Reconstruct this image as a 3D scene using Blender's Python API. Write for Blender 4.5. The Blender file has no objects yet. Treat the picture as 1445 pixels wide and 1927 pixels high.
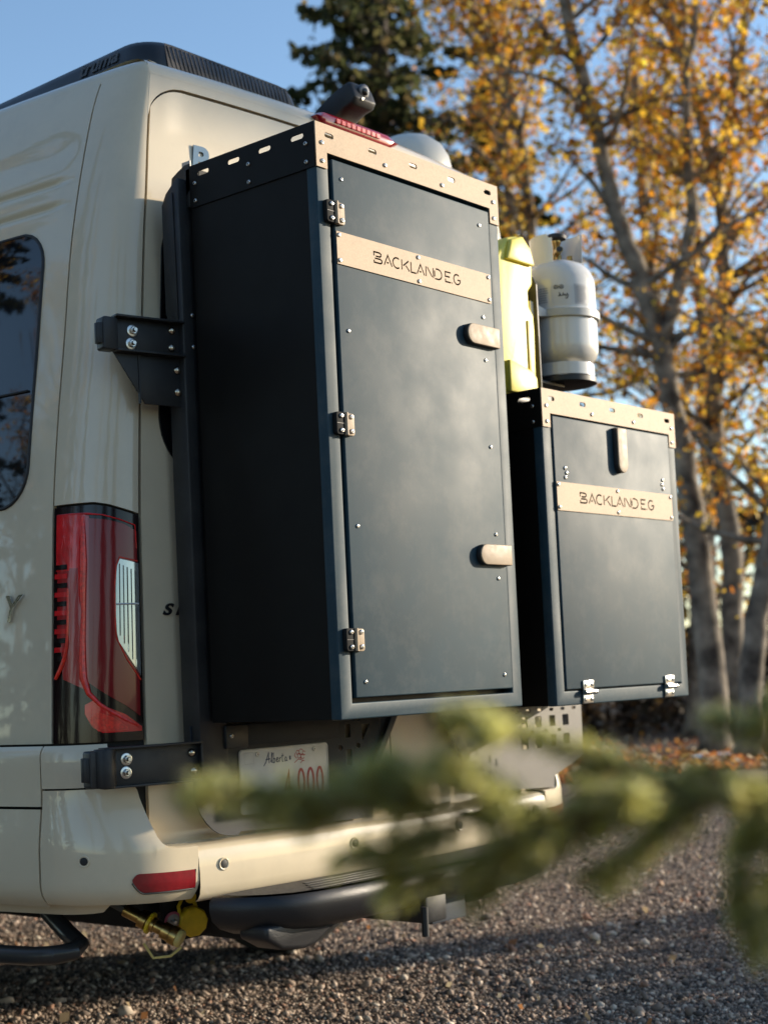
import bpy, bmesh, math, random
import numpy as np
from mathutils import Vector, Matrix
R = math.radians
random.seed(7)
sc = bpy.context.scene
COL = sc.collection

# ------------------------------------------------------------------ camera
cam_data = bpy.data.cameras.new('camera')
cam = bpy.data.objects.new('camera', cam_data); COL.objects.link(cam)
yaw, pit, rol = R(49.8265), R(3.2515), R(-2.7217)
fw = Vector((math.sin(yaw)*math.cos(pit), math.cos(yaw)*math.cos(pit), math.sin(pit)))
rt = Vector((math.cos(yaw), -math.sin(yaw), 0)); up = rt.cross(fw)
r2 = rt*math.cos(rol) + up*math.sin(rol); u2 = up*math.cos(rol) - rt*math.sin(rol)
m = Matrix((r2, u2, -fw)).transposed().to_4x4()
m.translation = Vector((-2.3528, -2.1195, 0.9581))
cam.matrix_world = m
cam_data.sensor_fit = 'HORIZONTAL'; cam_data.sensor_width = 36; cam_data.lens = 71.235
cam_data.shift_y = 0.1011
cam_data.clip_start = 0.05; cam_data.clip_end = 2000
cam_data.dof.use_dof = True; cam_data.dof.focus_distance = 3.2; cam_data.dof.aperture_fstop = 4.9
sc.camera = cam

# ------------------------------------------------------------------ sky, sun, exposure
EL, AZ = R(14), R(61)          # sun: low, behind the camera and to the right (AZ from -Y towards +X)
sun_dir = Vector((math.sin(AZ)*math.cos(EL), -math.cos(AZ)*math.cos(EL), math.sin(EL)))
w = bpy.data.worlds.new('World'); sc.world = w; w.use_nodes = True
nt = w.node_tree; bg = nt.nodes['Background']
sky = nt.nodes.new('ShaderNodeTexSky'); sky.sky_type = 'NISHITA'; sky.sun_disc = False
sky.sun_elevation = EL; sky.sun_rotation = math.pi - AZ
sky.air_density = 1.0; sky.dust_density = 0.35; sky.ozone_density = 2.2
nt.links.new(sky.outputs[0], bg.inputs[0]); bg.inputs[1].default_value = 0.115
sl = bpy.data.lights.new('sun', 'SUN'); so = bpy.data.objects.new('sun', sl); COL.objects.link(so)
sl.energy = 3.5; sl.angle = R(0.55); sl.color = (1.0, 0.86, 0.67)
so.rotation_euler = sun_dir.to_track_quat('Z', 'Y').to_euler()
so.location = (10, -8, 10)
sc.view_settings.view_transform = 'Standard'; sc.view_settings.look = 'None'
sc.view_settings.gamma = 1.0; sc.view_settings.use_curve_mapping = False
sc.view_settings.exposure = 1.15
sc.render.engine = 'CYCLES'
sc.cycles.use_denoising = True
sc.cycles.max_bounces = 8; sc.cycles.transparent_max_bounces = 6
sc.cycles.caustics_reflective = False; sc.cycles.caustics_refractive = False

# ------------------------------------------------------------------ materials
MATS = {}
def mat(name, col, rough=0.5, metal=0.0, spec=0.5, coat=0.0, coat_rough=0.03, vary=0.0, vscale=8.0, bump=0.0, bscale=200.0,
        attr=None, trans=0.0, rvary=0.0, col2=None, detail=6.0, dust=None):
    if name in MATS: return MATS[name]
    M = bpy.data.materials.new(name); M.use_nodes = True
    n = M.node_tree.nodes; L = M.node_tree.links; b = n['Principled BSDF']
    b.inputs['Roughness'].default_value = rough; b.inputs['Metallic'].default_value = metal
    b.inputs['Specular IOR Level'].default_value = spec
    b.inputs['Coat Weight'].default_value = coat; b.inputs['Coat Roughness'].default_value = coat_rough
    b.inputs['Base Color'].default_value = (*col, 1)
    tc = n.new('ShaderNodeTexCoord')
    src = None
    if attr:
        a = n.new('ShaderNodeAttribute'); a.attribute_name = attr; src = a.outputs['Color']
        L.new(src, b.inputs['Base Color'])
    if vary > 0 or col2 or rvary > 0:
        nz = n.new('ShaderNodeTexNoise'); nz.inputs['Scale'].default_value = vscale; nz.inputs['Detail'].default_value = detail
        L.new(tc.outputs['Object'], nz.inputs['Vector'])
        if vary > 0 or col2:
            cr = n.new('ShaderNodeValToRGB')
            lo = tuple(c*(1-vary) for c in col); hi = col2 if col2 else tuple(min(1, c*(1+vary)) for c in col)
            cr.color_ramp.elements[0].position = 0.32; cr.color_ramp.elements[1].position = 0.68
            cr.color_ramp.elements[0].color = (*lo, 1); cr.color_ramp.elements[1].color = (*hi, 1)
            L.new(nz.outputs['Fac'], cr.inputs['Fac']); L.new(cr.outputs['Color'], b.inputs['Base Color'])
        if rvary > 0:
            mr = n.new('ShaderNodeMapRange'); mr.inputs[1].default_value = 0.3; mr.inputs[2].default_value = 0.7
            mr.inputs[3].default_value = max(0, rough-rvary); mr.inputs[4].default_value = rough+rvary
            L.new(nz.outputs['Fac'], mr.inputs[0]); L.new(mr.outputs[0], b.inputs['Roughness'])
    if dust:
        dcol, amt, dsc = dust
        dn = n.new('ShaderNodeTexNoise'); dn.inputs['Scale'].default_value = dsc; dn.inputs['Detail'].default_value = 12; dn.inputs['Roughness'].default_value = 0.72
        L.new(tc.outputs['Object'], dn.inputs['Vector'])
        dr = n.new('ShaderNodeMapRange'); dr.inputs[1].default_value = 0.48; dr.inputs[2].default_value = 0.78; dr.inputs[3].default_value = 0; dr.inputs[4].default_value = amt
        L.new(dn.outputs['Fac'], dr.inputs[0])
        dm = n.new('ShaderNodeMixRGB'); dm.inputs[2].default_value = (*dcol, 1); L.new(dr.outputs[0], dm.inputs[0])
        if b.inputs['Base Color'].is_linked: L.new(b.inputs['Base Color'].links[0].from_socket, dm.inputs[1])
        else: dm.inputs[1].default_value = (*col, 1)
        L.new(dm.outputs[0], b.inputs['Base Color'])
    if bump > 0:
        bz = n.new('ShaderNodeTexNoise'); bz.inputs['Scale'].default_value = bscale; bz.inputs['Detail'].default_value = 3
        L.new(tc.outputs['Object'], bz.inputs['Vector'])
        bp = n.new('ShaderNodeBump'); bp.inputs['Strength'].default_value = bump; bp.inputs['Distance'].default_value = 0.01
        L.new(bz.outputs['Fac'], bp.inputs['Height']); L.new(bp.outputs['Normal'], b.inputs['Normal'])
    if trans > 0:
        t = n.new('ShaderNodeBsdfTranslucent'); mx = n.new('ShaderNodeMixShader'); mx.inputs[0].default_value = trans
        if src: L.new(src, t.inputs['Color'])
        else: t.inputs['Color'].default_value = (*col, 1)
        L.new(b.outputs[0], mx.inputs[1]); L.new(t.outputs[0], mx.inputs[2])
        L.new(mx.outputs[0], n['Material Output'].inputs['Surface'])
    MATS[name] = M
    return M

PAINT = mat('cream_paint', (0.66, 0.56, 0.395), 0.42, 0.0, 0.5, coat=1.0, coat_rough=0.02, vary=0.03, vscale=3, dust=((.30, .25, .19), .22, 5), bump=0.012, bscale=18)
SEAM = mat('seam_black', (0.012, 0.012, 0.012), 0.8)
GLASS = mat('tinted_glass', (0.006, 0.007, 0.009), 0.03, spec=0.5, coat=0.2, coat_rough=0.0, bump=0.006, bscale=5)
RUBBER = mat('black_rubber', (0.015, 0.015, 0.016), 0.6)
POWDER = mat('black_powder_coat', (0.0060, 0.0052, 0.0044), 0.50, spec=0.17, rvary=0.05, vscale=14, bump=0.02, bscale=900)
DOORM = mat('sky_tinted_black_door', (0.021, 0.049, 0.068), 0.56, spec=0.22, rvary=0.05, vscale=7, vary=0.10, dust=((.17, .17, .16), .28, 11), bump=0.02, bscale=900, detail=12)  # satin black with the sky's teal reflection put into the base colour
CARR = mat('carrier_black', (0.013, 0.014, 0.016), 0.48, rvary=0.05, vscale=20, dust=((.10, .095, .085), .25, 9), bump=0.06, bscale=1500)
PANEL = mat('carrier_panel_grey', (0.10, 0.092, 0.082), 0.5, vary=0.25, vscale=500, bump=0.08, bscale=1200)
TAN = mat('bronze_powder_coat', (0.46, 0.33, 0.215), 0.60, metal=0.0, spec=.35, vary=0.10, vscale=350, dust=((.22, .16, .11), .35, 16), bump=0.05, bscale=900)
TANL = mat('bronze_latch', (0.33, 0.25, 0.17), 0.55, spec=.3, metal=0.0, vary=0.10, vscale=45, rvary=0.08, bump=0.03, bscale=70)
STEEL = mat('zinc_steel', (0.62, 0.61, 0.58), 0.28, metal=1.0)
CHROME = mat('chrome', (0.75, 0.75, 0.76), 0.08, metal=1.0)
BRASS = mat('brass', (0.42, 0.28, 0.10), 0.3, metal=1.0, vary=0.3, vscale=60)
YCAP = mat('yellow_plastic', (0.75, 0.52, 0.02), 0.4, vary=0.12, vscale=40)
YJUG = mat('yellow_jug', (0.80, 0.68, 0.11), 0.45, vary=0.06, vscale=10, bump=0.04, bscale=120)
TANKM = mat('tank_paint', (0.66, 0.645, 0.61), 0.22, vary=0.04, vscale=10, coat=0.5, coat_rough=0.1)
ACM = mat('air_con_black', (0.012, 0.014, 0.018), 0.35, rvary=0.08, vscale=12)
ACREAR = mat('air_con_dusty', (0.035, 0.031, 0.027), 0.6, vary=0.6, vscale=14, col2=(0.12, 0.10, 0.085))
WHITEPL = mat('white_plastic', (0.62, 0.60, 0.54), 0.4)
RED = mat('red_lens', (0.70, 0.008, 0.014), 0.2, coat=0.6, coat_rough=0.02, vary=0.25, vscale=30)
DRED = mat('dark_red_lens', (0.38, 0.004, 0.009), 0.2, coat=0.6, coat_rough=0.015)
BRED = mat('bright_red_lens', (0.95, 0.03, 0.015), 0.3, coat=0.4, coat_rough=0.03, vary=0.4, vscale=120)
BLKLENS = mat('smoked_lens', (0.010, 0.004, 0.005), 0.15, spec=.35, coat=0.25, coat_rough=0.01)
CLEARL = mat('reversing_lens', (0.42, 0.46, 0.48), 0.12, metal=0.75, coat=1.0, coat_rough=0.02)
GREYB = mat('badge_blue_grey', (0.13, 0.19, 0.24), 0.3, metal=0.5)
INK = mat('dark_ink', (0.02, 0.02, 0.025), 0.5)
BLUEINK = mat('navy_ink', (0.02, 0.035, 0.10), 0.5)
REDINK = mat('red_ink', (0.42, 0.03, 0.03), 0.5)
PLATE = mat('plate_white', (0.60, 0.58, 0.55), 0.38, vary=0.08, vscale=30)
GREYTX = mat('faded_print', (0.055, 0.058, 0.065), 0.5)
LABELW = mat('pale_sticker', (0.58, 0.58, 0.57), 0.45)
LABELT = mat('grey_print', (0.20, 0.21, 0.23), 0.6)
STEPM = mat('step_black', (0.018, 0.018, 0.020), 0.36, bump=0.16, bscale=420, spec=0.5)
STEPT = mat('step_tread', (0.055, 0.050, 0.045), 0.75, vary=0.35, vscale=120, bump=0.3, bscale=300)
UNDER = mat('underbody', (0.014, 0.014, 0.015), 0.8, vary=0.4, vscale=12)
TYRE = mat('tyre_rubber', (0.02, 0.02, 0.02), 0.85)
BARK = mat('poplar_bark', (0.085, 0.066, 0.052), 0.9, vary=0.5, vscale=5, col2=(0.30, 0.255, 0.20), bump=0.8, bscale=18)
DBARK = mat('dark_bark', (0.055, 0.045, 0.038), 0.95, vary=0.5, vscale=12, bump=0.8, bscale=22)
LEAF = mat('leaf', (0.4, 0.2, 0.05), 0.55, attr='col', trans=0.5, spec=0.3)
NEEDLE = mat('needle', (0.05, 0.07, 0.02), 0.5, attr='col', trans=0.80, spec=0.35)
STONE = mat('stone', (0.2, 0.17, 0.14), 0.9, attr='col', spec=0.25)
TWIG = mat('twig_bark', (0.16, 0.10, 0.055), 0.85, vary=0.3, vscale=60)

# ------------------------------------------------------------------ helpers
def tag(o, label=None, cat=None, group=None, kind=None):
    if label: o['label'] = label
    if cat: o['category'] = cat
    if group: o['group'] = group
    if kind: o['kind'] = kind
    return o
def empty(name, loc, label=None, cat=None, group=None):
    o = bpy.data.objects.new(name, None); COL.objects.link(o); o.location = loc; o.empty_display_size = 0.1
    return tag(o, label, cat, group)
def adopt(o, parent):
    """parent o (placed in world coordinates) without moving it; parents only carry a translation at the top level"""
    if parent is not None:
        o.parent = parent
        o.matrix_parent_inverse = WORLD.get(parent.name, Matrix.Identity(4)).inverted()
    return o
WORLD = {}
def reg(o, M=None):
    if M is None: M = Matrix.Translation(o.location)
    WORLD[o.name] = M
    return o
def thing(name, loc, label, cat, group=None):
    return reg(empty(name, loc, label, cat, group))
def from_mesh(name, me, m_, parent=None, M=None, smooth=None):
    if m_ is not None and not me.materials: me.materials.append(m_)
    o = bpy.data.objects.new(name, me); COL.objects.link(o)
    if M is not None:
        o.matrix_world = M
    adopt(o, parent)
    reg(o, M if M is not None else Matrix.Identity(4))
    return o
def smooth_angle(me, deg=35):
    me.polygons.foreach_set('use_smooth', [True]*len(me.polygons))
    bm = bmesh.new(); bm.from_mesh(me)
    for e in bm.edges:
        if len(e.link_faces) == 2:
            if e.calc_face_angle(0) > R(deg): e.smooth = False
        else: e.smooth = False
    bm.to_mesh(me); bm.free()
class MB:
    def __init__(s): s.v = []; s.f = []
    def add(s, v, f):
        k = len(s.v); s.v += [tuple(p) for p in v]; s.f += [tuple(i+k for i in q) for q in f]; return s
    def box(s, x0, x1, y0, y1, z0, z1):
        return s.add([(x0,y0,z0),(x1,y0,z0),(x1,y1,z0),(x0,y1,z0),(x0,y0,z1),(x1,y0,z1),(x1,y1,z1),(x0,y1,z1)],
                     [(0,3,2,1),(4,5,6,7),(0,1,5,4),(1,2,6,5),(2,3,7,6),(3,0,4,7)])
    def prism(s, poly, O, U, V, N, h):
        O, U, V, N = map(Vector, (O, U, V, N)); n = len(poly)
        a = [O+U*p[0]+V*p[1] for p in poly]; b = [p+N*h for p in a]
        return s.add(a+b, [tuple(range(n-1, -1, -1)), tuple(range(n, 2*n))]+[(i,(i+1)%n,n+(i+1)%n,n+i) for i in range(n)])
    def lathe(s, prof, c, ax=(0,0,1), seg=24, cap=True):
        ax = Vector(ax).normalized(); c = Vector(c)
        u = ax.orthogonal().normalized(); w_ = ax.cross(u); k = len(s.v); n = len(prof)
        for r, h in prof:
            for i in range(seg):
                a = 2*math.pi*i/seg; s.v.append(tuple(c+ax*h+(u*math.cos(a)+w_*math.sin(a))*r))
        for j in range(n-1):
            for i in range(seg):
                s.f.append((k+j*seg+i, k+j*seg+(i+1)%seg, k+(j+1)*seg+(i+1)%seg, k+(j+1)*seg+i))
        if cap:
            s.f.append(tuple(k+i for i in range(seg-1, -1, -1))); s.f.append(tuple(k+(n-1)*seg+i for i in range(seg)))
        return s
    def tube(s, pts, rad, seg=8, cap=True):
        pts = [Vector(p) for p in pts]; n = len(pts)
        rad = list(rad) if hasattr(rad, '__len__') else [rad]*n
        k = len(s.v); pu = None
        for i, p in enumerate(pts):
            t = (pts[min(i+1, n-1)]-pts[max(i-1, 0)]).normalized()
            if pu is None: pu = t.orthogonal().normalized()
            pu = (pu - t*pu.dot(t)); pu = pu.normalized() if pu.length > 1e-6 else t.orthogonal().normalized()
            pw = t.cross(pu)
            for j in range(seg):
                a = 2*math.pi*j/seg; s.v.append(tuple(p+(pu*math.cos(a)+pw*math.sin(a))*rad[i]))
        for i in range(n-1):
            for j in range(seg):
                s.f.append((k+i*seg+j, k+i*seg+(j+1)%seg, k+(i+1)*seg+(j+1)%seg, k+(i+1)*seg+j))
        if cap:
            s.f.append(tuple(k+j for j in range(seg-1, -1, -1))); s.f.append(tuple(k+(n-1)*seg+j for j in range(seg)))
        return s
    def mesh(s, name, bevel=0.0, seg=2, smooth=None):
        me = bpy.data.meshes.new(name); me.from_pydata(s.v, [], s.f); me.update()
        bm = bmesh.new(); bm.from_mesh(me)
        bmesh.ops.recalc_face_normals(bm, faces=bm.faces)
        if bevel > 0:
            ed = [e for e in bm.edges if len(e.link_faces) == 2 and e.calc_face_angle(0) > R(25)]
            bmesh.ops.bevel(bm, geom=ed, offset=bevel, segments=seg, profile=0.5, affect='EDGES', clamp_overlap=True)
        bm.to_mesh(me); bm.free()
        if smooth is None: smooth = 40
        if smooth: smooth_angle(me, smooth)
        return me
    def build(s, name, m_, parent=None, bevel=0.0, seg=2, smooth=None, M=None):
        return from_mesh(name, s.mesh(name, bevel, seg, smooth), m_, parent, M)
def curve_mesh(name, loops, thick, O, U, V, N, bevel=0.0):
    """flat plate with holes: first loop is the outline; thick along N"""
    cu = bpy.data.curves.new(name, 'CURVE'); cu.dimensions = '2D'; cu.fill_mode = 'BOTH'; cu.extrude = thick/2
    for lp in loops:
        sp = cu.splines.new('POLY'); sp.points.add(len(lp)-1); sp.use_cyclic_u = True
        for i, p in enumerate(lp): sp.points[i].co = (p[0], p[1], 0, 1)
    o = bpy.data.objects.new('tmp', cu); COL.objects.link(o)
    dg = bpy.context.evaluated_depsgraph_get(); me = bpy.data.meshes.new_from_object(o.evaluated_get(dg))
    bpy.data.objects.remove(o); bpy.data.curves.remove(cu)
    O, U, V, N = map(Vector, (O, U, V, N))
    for v in me.vertices: v.co = O+U*v.co.x+V*v.co.y+N*(v.co.z+thick/2)
    bm = bmesh.new(); bm.from_mesh(me); bmesh.ops.remove_doubles(bm, verts=bm.verts, dist=1e-6)
    bmesh.ops.recalc_face_normals(bm, faces=bm.faces); bm.to_mesh(me); bm.free()
    me.name = name; me.materials.clear()
    return me
def plate(name, loops, thick, O, U, V, N, m_, parent):
    me = curve_mesh(name, loops, thick, O, U, V, N)
    return from_mesh(name, me, m_, parent)
def slot(cx, cy, l, h, n=6):
    r = h/2; out = []
    for sgn, a0 in ((1, -90), (-1, 90)):
        for i in range(n+1):
            a = R(a0+180*i/n); out.append((cx+sgn*(l/2-r)+r*math.cos(a), cy+r*math.sin(a)))
    return out
def rrect(x0, x1, y0, y1, r, n=5):
    out = []
    for cx, cy, a0 in ((x1-r, y0+r, -90), (x1-r, y1-r, 0), (x0+r, y1-r, 90), (x0+r, y0+r, 180)):
        for i in range(n+1):
            a = R(a0+90*i/n); out.append((cx+r*math.cos(a), cy+r*math.sin(a)))
    return out
def stroke(pts, w_):
    """closed outline of a mitred polyline of width w_"""
    P = [Vector((p[0], p[1])) for p in pts]; n = len(P); L = []; Rr = []
    for i in range(n):
        d0 = (P[i]-P[i-1]).normalized() if i > 0 else (P[1]-P[0]).normalized()
        d1 = (P[i+1]-P[i]).normalized() if i < n-1 else d0
        n0 = Vector((-d0.y, d0.x)); n1 = Vector((-d1.y, d1.x)); b = (n0+n1)
        b = b.normalized() if b.length > 1e-4 else n0
        k = w_/2/max(0.4, b.dot(n0)); L.append(P[i]+b*k); Rr.append(P[i]-b*k)
    return [tuple(p) for p in L]+[tuple(p) for p in reversed(Rr)]
def arc(cx, cy, rx, ry, a0, a1, n=12):
    return [(cx+rx*math.cos(R(a0+(a1-a0)*i/n)), cy+ry*math.sin(R(a0+(a1-a0)*i/n))) for i in range(n+1)]
def text_mesh(txt, size, thick, O, U, V, N, shear=0.0, sx=1.0, align='LEFT', weight=0.0):
    cu = bpy.data.curves.new('txt', 'FONT'); cu.body = txt; cu.size = size; cu.extrude = thick/2; cu.shear = shear; cu.align_x = align
    cu.offset = weight
    o = bpy.data.objects.new('tmp', cu); COL.objects.link(o)
    dg = bpy.context.evaluated_depsgraph_get(); me = bpy.data.meshes.new_from_object(o.evaluated_get(dg))
    bpy.data.objects.remove(o); bpy.data.curves.remove(cu)
    O, U, V, N = map(Vector, (O, U, V, N))
    for v in me.vertices: v.co = O+U*(v.co.x*sx)+V*v.co.y+N*(v.co.z+thick/2)
    me.materials.clear()
    return me
def interp(tab, z):
    if z <= tab[0][0]: return tab[0][1]
    for (a, b), (c, d) in zip(tab, tab[1:]):
        if z <= c: return b+(d-b)*(z-a)/(c-a)
    return tab[-1][1]
def smoothtab(tab):
    zs = [t[0] for t in tab]; n = len(tab); ms = []
    for i in range(n):
        j, k = max(0, i-1), min(n-1, i+1); ms.append((tab[k][1]-tab[j][1])/(tab[k][0]-tab[j][0]))
    def f(z):
        if z <= zs[0]: return tab[0][1]+ms[0]*(z-zs[0])
        if z >= zs[-1]: return tab[-1][1]+ms[-1]*(z-zs[-1])
        for i in range(n-1):
            if z <= zs[i+1]:
                h = zs[i+1]-zs[i]; t = (z-zs[i])/h
                return ((2*t**3-3*t*t+1)*tab[i][1]+(t**3-2*t*t+t)*h*ms[i]+(-2*t**3+3*t*t)*tab[i+1][1]+(t**3-t*t)*h*ms[i+1])
    return f
# ------------------------------------------------------------------ ground
def sheet(name, pts, z, m_, kind='structure'):
    me = bpy.data.meshes.new(name); me.from_pydata([(x, y, z) for x, y in pts], [], [tuple(range(len(pts)))]); me.update()
    o = from_mesh(name, me, m_); o['kind'] = kind
    return o
def ground_mat():
    M = bpy.data.materials.new('gravel_ground'); M.use_nodes = True; n = M.node_tree.nodes; L = M.node_tree.links; b = n['Principled BSDF']
    tc = n.new('ShaderNodeTexCoord')
    v = n.new('ShaderNodeTexVoronoi'); v.inputs['Scale'].default_value = 95; L.new(tc.outputs['Object'], v.inputs['Vector'])
    big = n.new('ShaderNodeTexNoise'); big.inputs['Scale'].default_value = 0.9; big.inputs['Detail'].default_value = 5; L.new(tc.outputs['Object'], big.inputs['Vector'])
    cr = n.new('ShaderNodeValToRGB'); e = cr.color_ramp.elements
    e[0].color = (0.085, 0.068, 0.055, 1); e[1].color = (0.40, 0.32, 0.255, 1); e[0].position = 0.15; e[1].position = 0.95
    sp = n.new('ShaderNodeSeparateColor'); L.new(v.outputs['Color'], sp.inputs[0]); L.new(sp.outputs[0], cr.inputs['Fac'])
    mx = n.new('ShaderNodeMixRGB'); mx.blend_type = 'MULTIPLY'; mx.inputs[0].default_value = 0.6
    c2 = n.new('ShaderNodeValToRGB'); c2.color_ramp.elements[0].color = (0.45, 0.42, 0.4, 1); c2.color_ramp.elements[1].color = (1, 1, 1, 1)
    c2.color_ramp.elements[0].position = 0.35; c2.color_ramp.elements[1].position = 0.62
    L.new(big.outputs['Fac'], c2.inputs['Fac']); L.new(cr.outputs['Color'], mx.inputs[1]); L.new(c2.outputs['Color'], mx.inputs[2])
    L.new(mx.outputs[0], b.inputs['Base Color']); b.inputs['Roughness'].default_value = 0.95; b.inputs['Specular IOR Level'].default_value = 0.2
    bp = n.new('ShaderNodeBump'); bp.inputs['Strength'].default_value = 1.0; bp.inputs['Distance'].default_value = 0.02; bp.invert = True
    L.new(v.outputs['Distance'], bp.inputs['Height']); L.new(bp.outputs['Normal'], b.inputs['Normal'])
    return M
GRAVEL = ground_mat()
sheet('ground', [(-300, -300), (300, -300), (300, 300), (-300, 300)], 0.0, GRAVEL)
FLOORM = mat('forest_floor', (0.07, 0.05, 0.035), 0.95, vary=0.5, vscale=3, col2=(0.15, 0.10, 0.06), bump=1.0, bscale=25)
# leafy verge under the trees beyond the gravel yard
ed = []
rg = random.Random(3)
for i in range(41):
    t = i/40; x = -40+t*110; base = 6.6-0.62*(x-6.0)+0.35*math.sin(x*0.9)+rg.uniform(-.25, .25)
    ed.append((x, base))
verge = [p for p in ed]+[(120, 120), (-60, 120)]
sheet('leafy_verge', verge, 0.012, FLOORM)

# ------------------------------------------------------------------ van body surface
XC = 0.68
xl = smoothtab([(0.45, -.262), (0.84, -.250), (1.10, -.238), (1.38, -.223), (1.57, -.203), (1.75, -.178), (1.96, -.151), (2.09, -.127), (2.22, -.097), (2.34, -.064), (2.41, -.036)])
gx = smoothtab([(0.55, -.114), (0.835, -.113), (1.13, -.109), (1.34, -.105), (1.50, -.097), (1.65, -.086), (1.81, -.071), (1.98, -.054), (2.12, -.036), (2.25, -.020), (2.41, .004)])
yb = smoothtab([(0.5, .49), (1.4, .488), (1.8, .492), (2.1, .50), (2.41, .512)])
def bez(A, K1, K2, B, t):
    return tuple((1-t)**3*a+3*(1-t)**2*t*k+3*(1-t)*t*t*l+t**3*b for a, k, l, b in zip(A, K1, K2, B))
def corner(A, ta, B, tb, t, h=0.66):
    # A + ta*s = B + tb*r  -> K
    det = ta[0]*(-tb[1])-ta[1]*(-tb[0]); dx, dy = B[0]-A[0], B[1]-A[1]
    s = (dx*(-tb[1])-dy*(-tb[0]))/det; K = (A[0]+ta[0]*s, A[1]+ta[1]*s)
    K1 = (A[0]+(K[0]-A[0])*h, A[1]+(K[1]-A[1])*h); K2 = (B[0]+(K[0]-B[0])*h, B[1]+(K[1]-B[1])*h)
    return bez(A, K1, K2, B, t)
CROWN = 0.045
def body2(a, z):
    """plan point on the body: a<=0 side (metres ahead of the corner), 0..1 rear corner, 1..2 rear to the centre"""
    x0 = xl(z); g = gx(z); y0 = yb(z); W = XC-g
    if a <= 0:
        return (x0-0.13*(1-math.exp(a)), 0.64-a)
    if a <= 1:
        return corner((x0, .64), (0.13, -1), (g, y0), (-1, 2*CROWN/W), a)
    f = a-1; X = g+f*W
    return (X, y0-CROWN*(1-(1-f)**2))
def bump2(a, z):
    """same for the bumper and lower sills"""
    k = max(0.0, min(1.0, (z-0.60)/0.14)); k = k*k*(3-2*k)
    q = max(0.0, min(1.0, (0.53-z)/0.06)); q = q*q*0.045
    x0 = -.294+q+0.012*k; g = -.085; y0 = .418+q+.052*k; W = 0.645-g
    if a <= 0: return (x0-0.13*(1-math.exp(a)), 0.64-a)
    if a <= 1: return corner((x0, .64), (0.10, -1), (g, y0), (-1, 0.13), a, 0.62)
    f = a-1; X = g+f*W
    return (X, y0-0.05*(1-(1-f)**2))
def surf(fn, a, z, off=0.0, mirror=False, xc=XC):
    p = fn(a, z); e = 1e-3
    pa, pb = fn(a-e, z), fn(a+e, z); tx, ty = pb[0]-pa[0], pb[1]-pa[1]; l = math.hypot(tx, ty)
    nx, ny = ty/l, -tx/l                       # outward
    pz0, pz1 = fn(a, z-e), fn(a, z+e)
    dn = ((pz1[0]-pz0[0])*nx+(pz1[1]-pz0[1])*ny)/(2*e)
    k = 1/math.sqrt(1+dn*dn)
    x, y, zz = p[0]+nx*off*k, p[1]+ny*off*k, z-dn*off*k
    return Vector((2*xc-x if mirror else x, y, zz))
def patch(name, fn, a0, a1, top, bot, na, nz, m_, parent, off=0.0, thick=0.012, mirror=False, xc=XC, disp=None, cols=None, rows=None, smooth=40, rim=True):
    tf = top if callable(top) else (lambda a: top); bf = bot if callable(bot) else (lambda a: bot)
    A = cols if cols else [a0+(a1-a0)*i/na for i in range(na+1)]
    T = rows if rows else [j/nz for j in range(nz+1)]
    V = []; F = []
    for a in A:
        t0, b0 = tf(a), bf(a)
        for t in T:
            z = b0+(t0-b0)*t; d = off+(disp(a, z) if disp else 0)
            V.append(surf(fn, a, z, d, mirror, xc))
    n = len(T)
    for i in range(len(A)-1):
        for j in range(n-1):
            q = (i*n+j, (i+1)*n+j, (i+1)*n+j+1, i*n+j+1); F.append(q if not mirror else q[::-1])
    if rim:
        ring = [i*n for i in range(len(A))]+[(len(A)-1)*n+j for j in range(1, n)]+[i*n+n-1 for i in range(len(A)-2, -1, -1)]+[j for j in range(n-2, 0, -1)]
        k = len(V)
        for r in ring:
            i, j = divmod(r, n); a = A[i]; z = bf(a)+(tf(a)-bf(a))*T[j]
            V.append(surf(fn, a, z, off-thick, mirror, xc))
        mring = len(ring)
        for q in range(mring):
            f = (ring[q], k+q, k+(q+1) % mring, ring[(q+1) % mring]); F.append(f if not mirror else f[::-1])
    me = bpy.data.meshes.new(name); me.from_pydata([tuple(v) for v in V], [], F); me.update()
    bm = bmesh.new(); bm.from_mesh(me); bmesh.ops.remove_doubles(bm, verts=bm.verts, dist=1e-6); bm.to_mesh(me); bm.free()
    smooth_angle(me, smooth)
    return from_mesh(name, me, m_, parent)
def ease_cols(a0, a1, n, p=2.2):
    """columns that crowd towards both ends"""
    out = []
    for i in range(n+1):
        t = i/n; s = 0.5-0.5*math.cos(math.pi*t); out.append(a0+(a1-a0)*s)
    return out

van = thing('camper_van', (0.68, 2.5, 0), 'cream camper van with high roof and dark tinted windows', 'van')
ZT = 2.405
def grooves(a, z):
    d = 0
    k = min(1, max(0, (-a-0.03)/0.06)) if a <= 0 else 0
    for zc, w_, h in ((2.240, 0.030, 0.004), (2.160, 0.008, 0.008), (2.100, 0.008, 0.008)):
        d -= h*math.exp(-((z-zc)/w_)**2)
    return d*k
rows = sorted(set([i/36 for i in range(37)]+[(zc+dz-0.842)/(ZT-0.842) for zc in (2.24, 2.16, 2.10) for dz in (-.03, -.02, -.015, -.010, -.006, -.003, 0, .003, .006, .010, .015, .02, .03)]))
sidecols = [-4.2, -3.4, -2.6, -2.0, -1.5, -1.1, -.85, -.7, -.6, -.5, -.42, -.35, -.28, -.22, -.16, -.12, -.09, -.06, -.04, -.02, -.01, -.0028]
side = patch('side_panel', body2, 0, 0, ZT, 0.842, 0, 0, PAINT, van, cols=sidecols, rows=rows, disp=grooves)
patch('side_panel', body2, 0, 0, ZT, 0.842, 0, 0, PAINT, van, cols=sidecols[::1], rows=[i/12 for i in range(13)], mirror=True)
def lamptop(a): return interp([(0, 1.372), (0.45, 1.372), (0.62, 1.366), (1, 1.345)], a)
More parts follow.
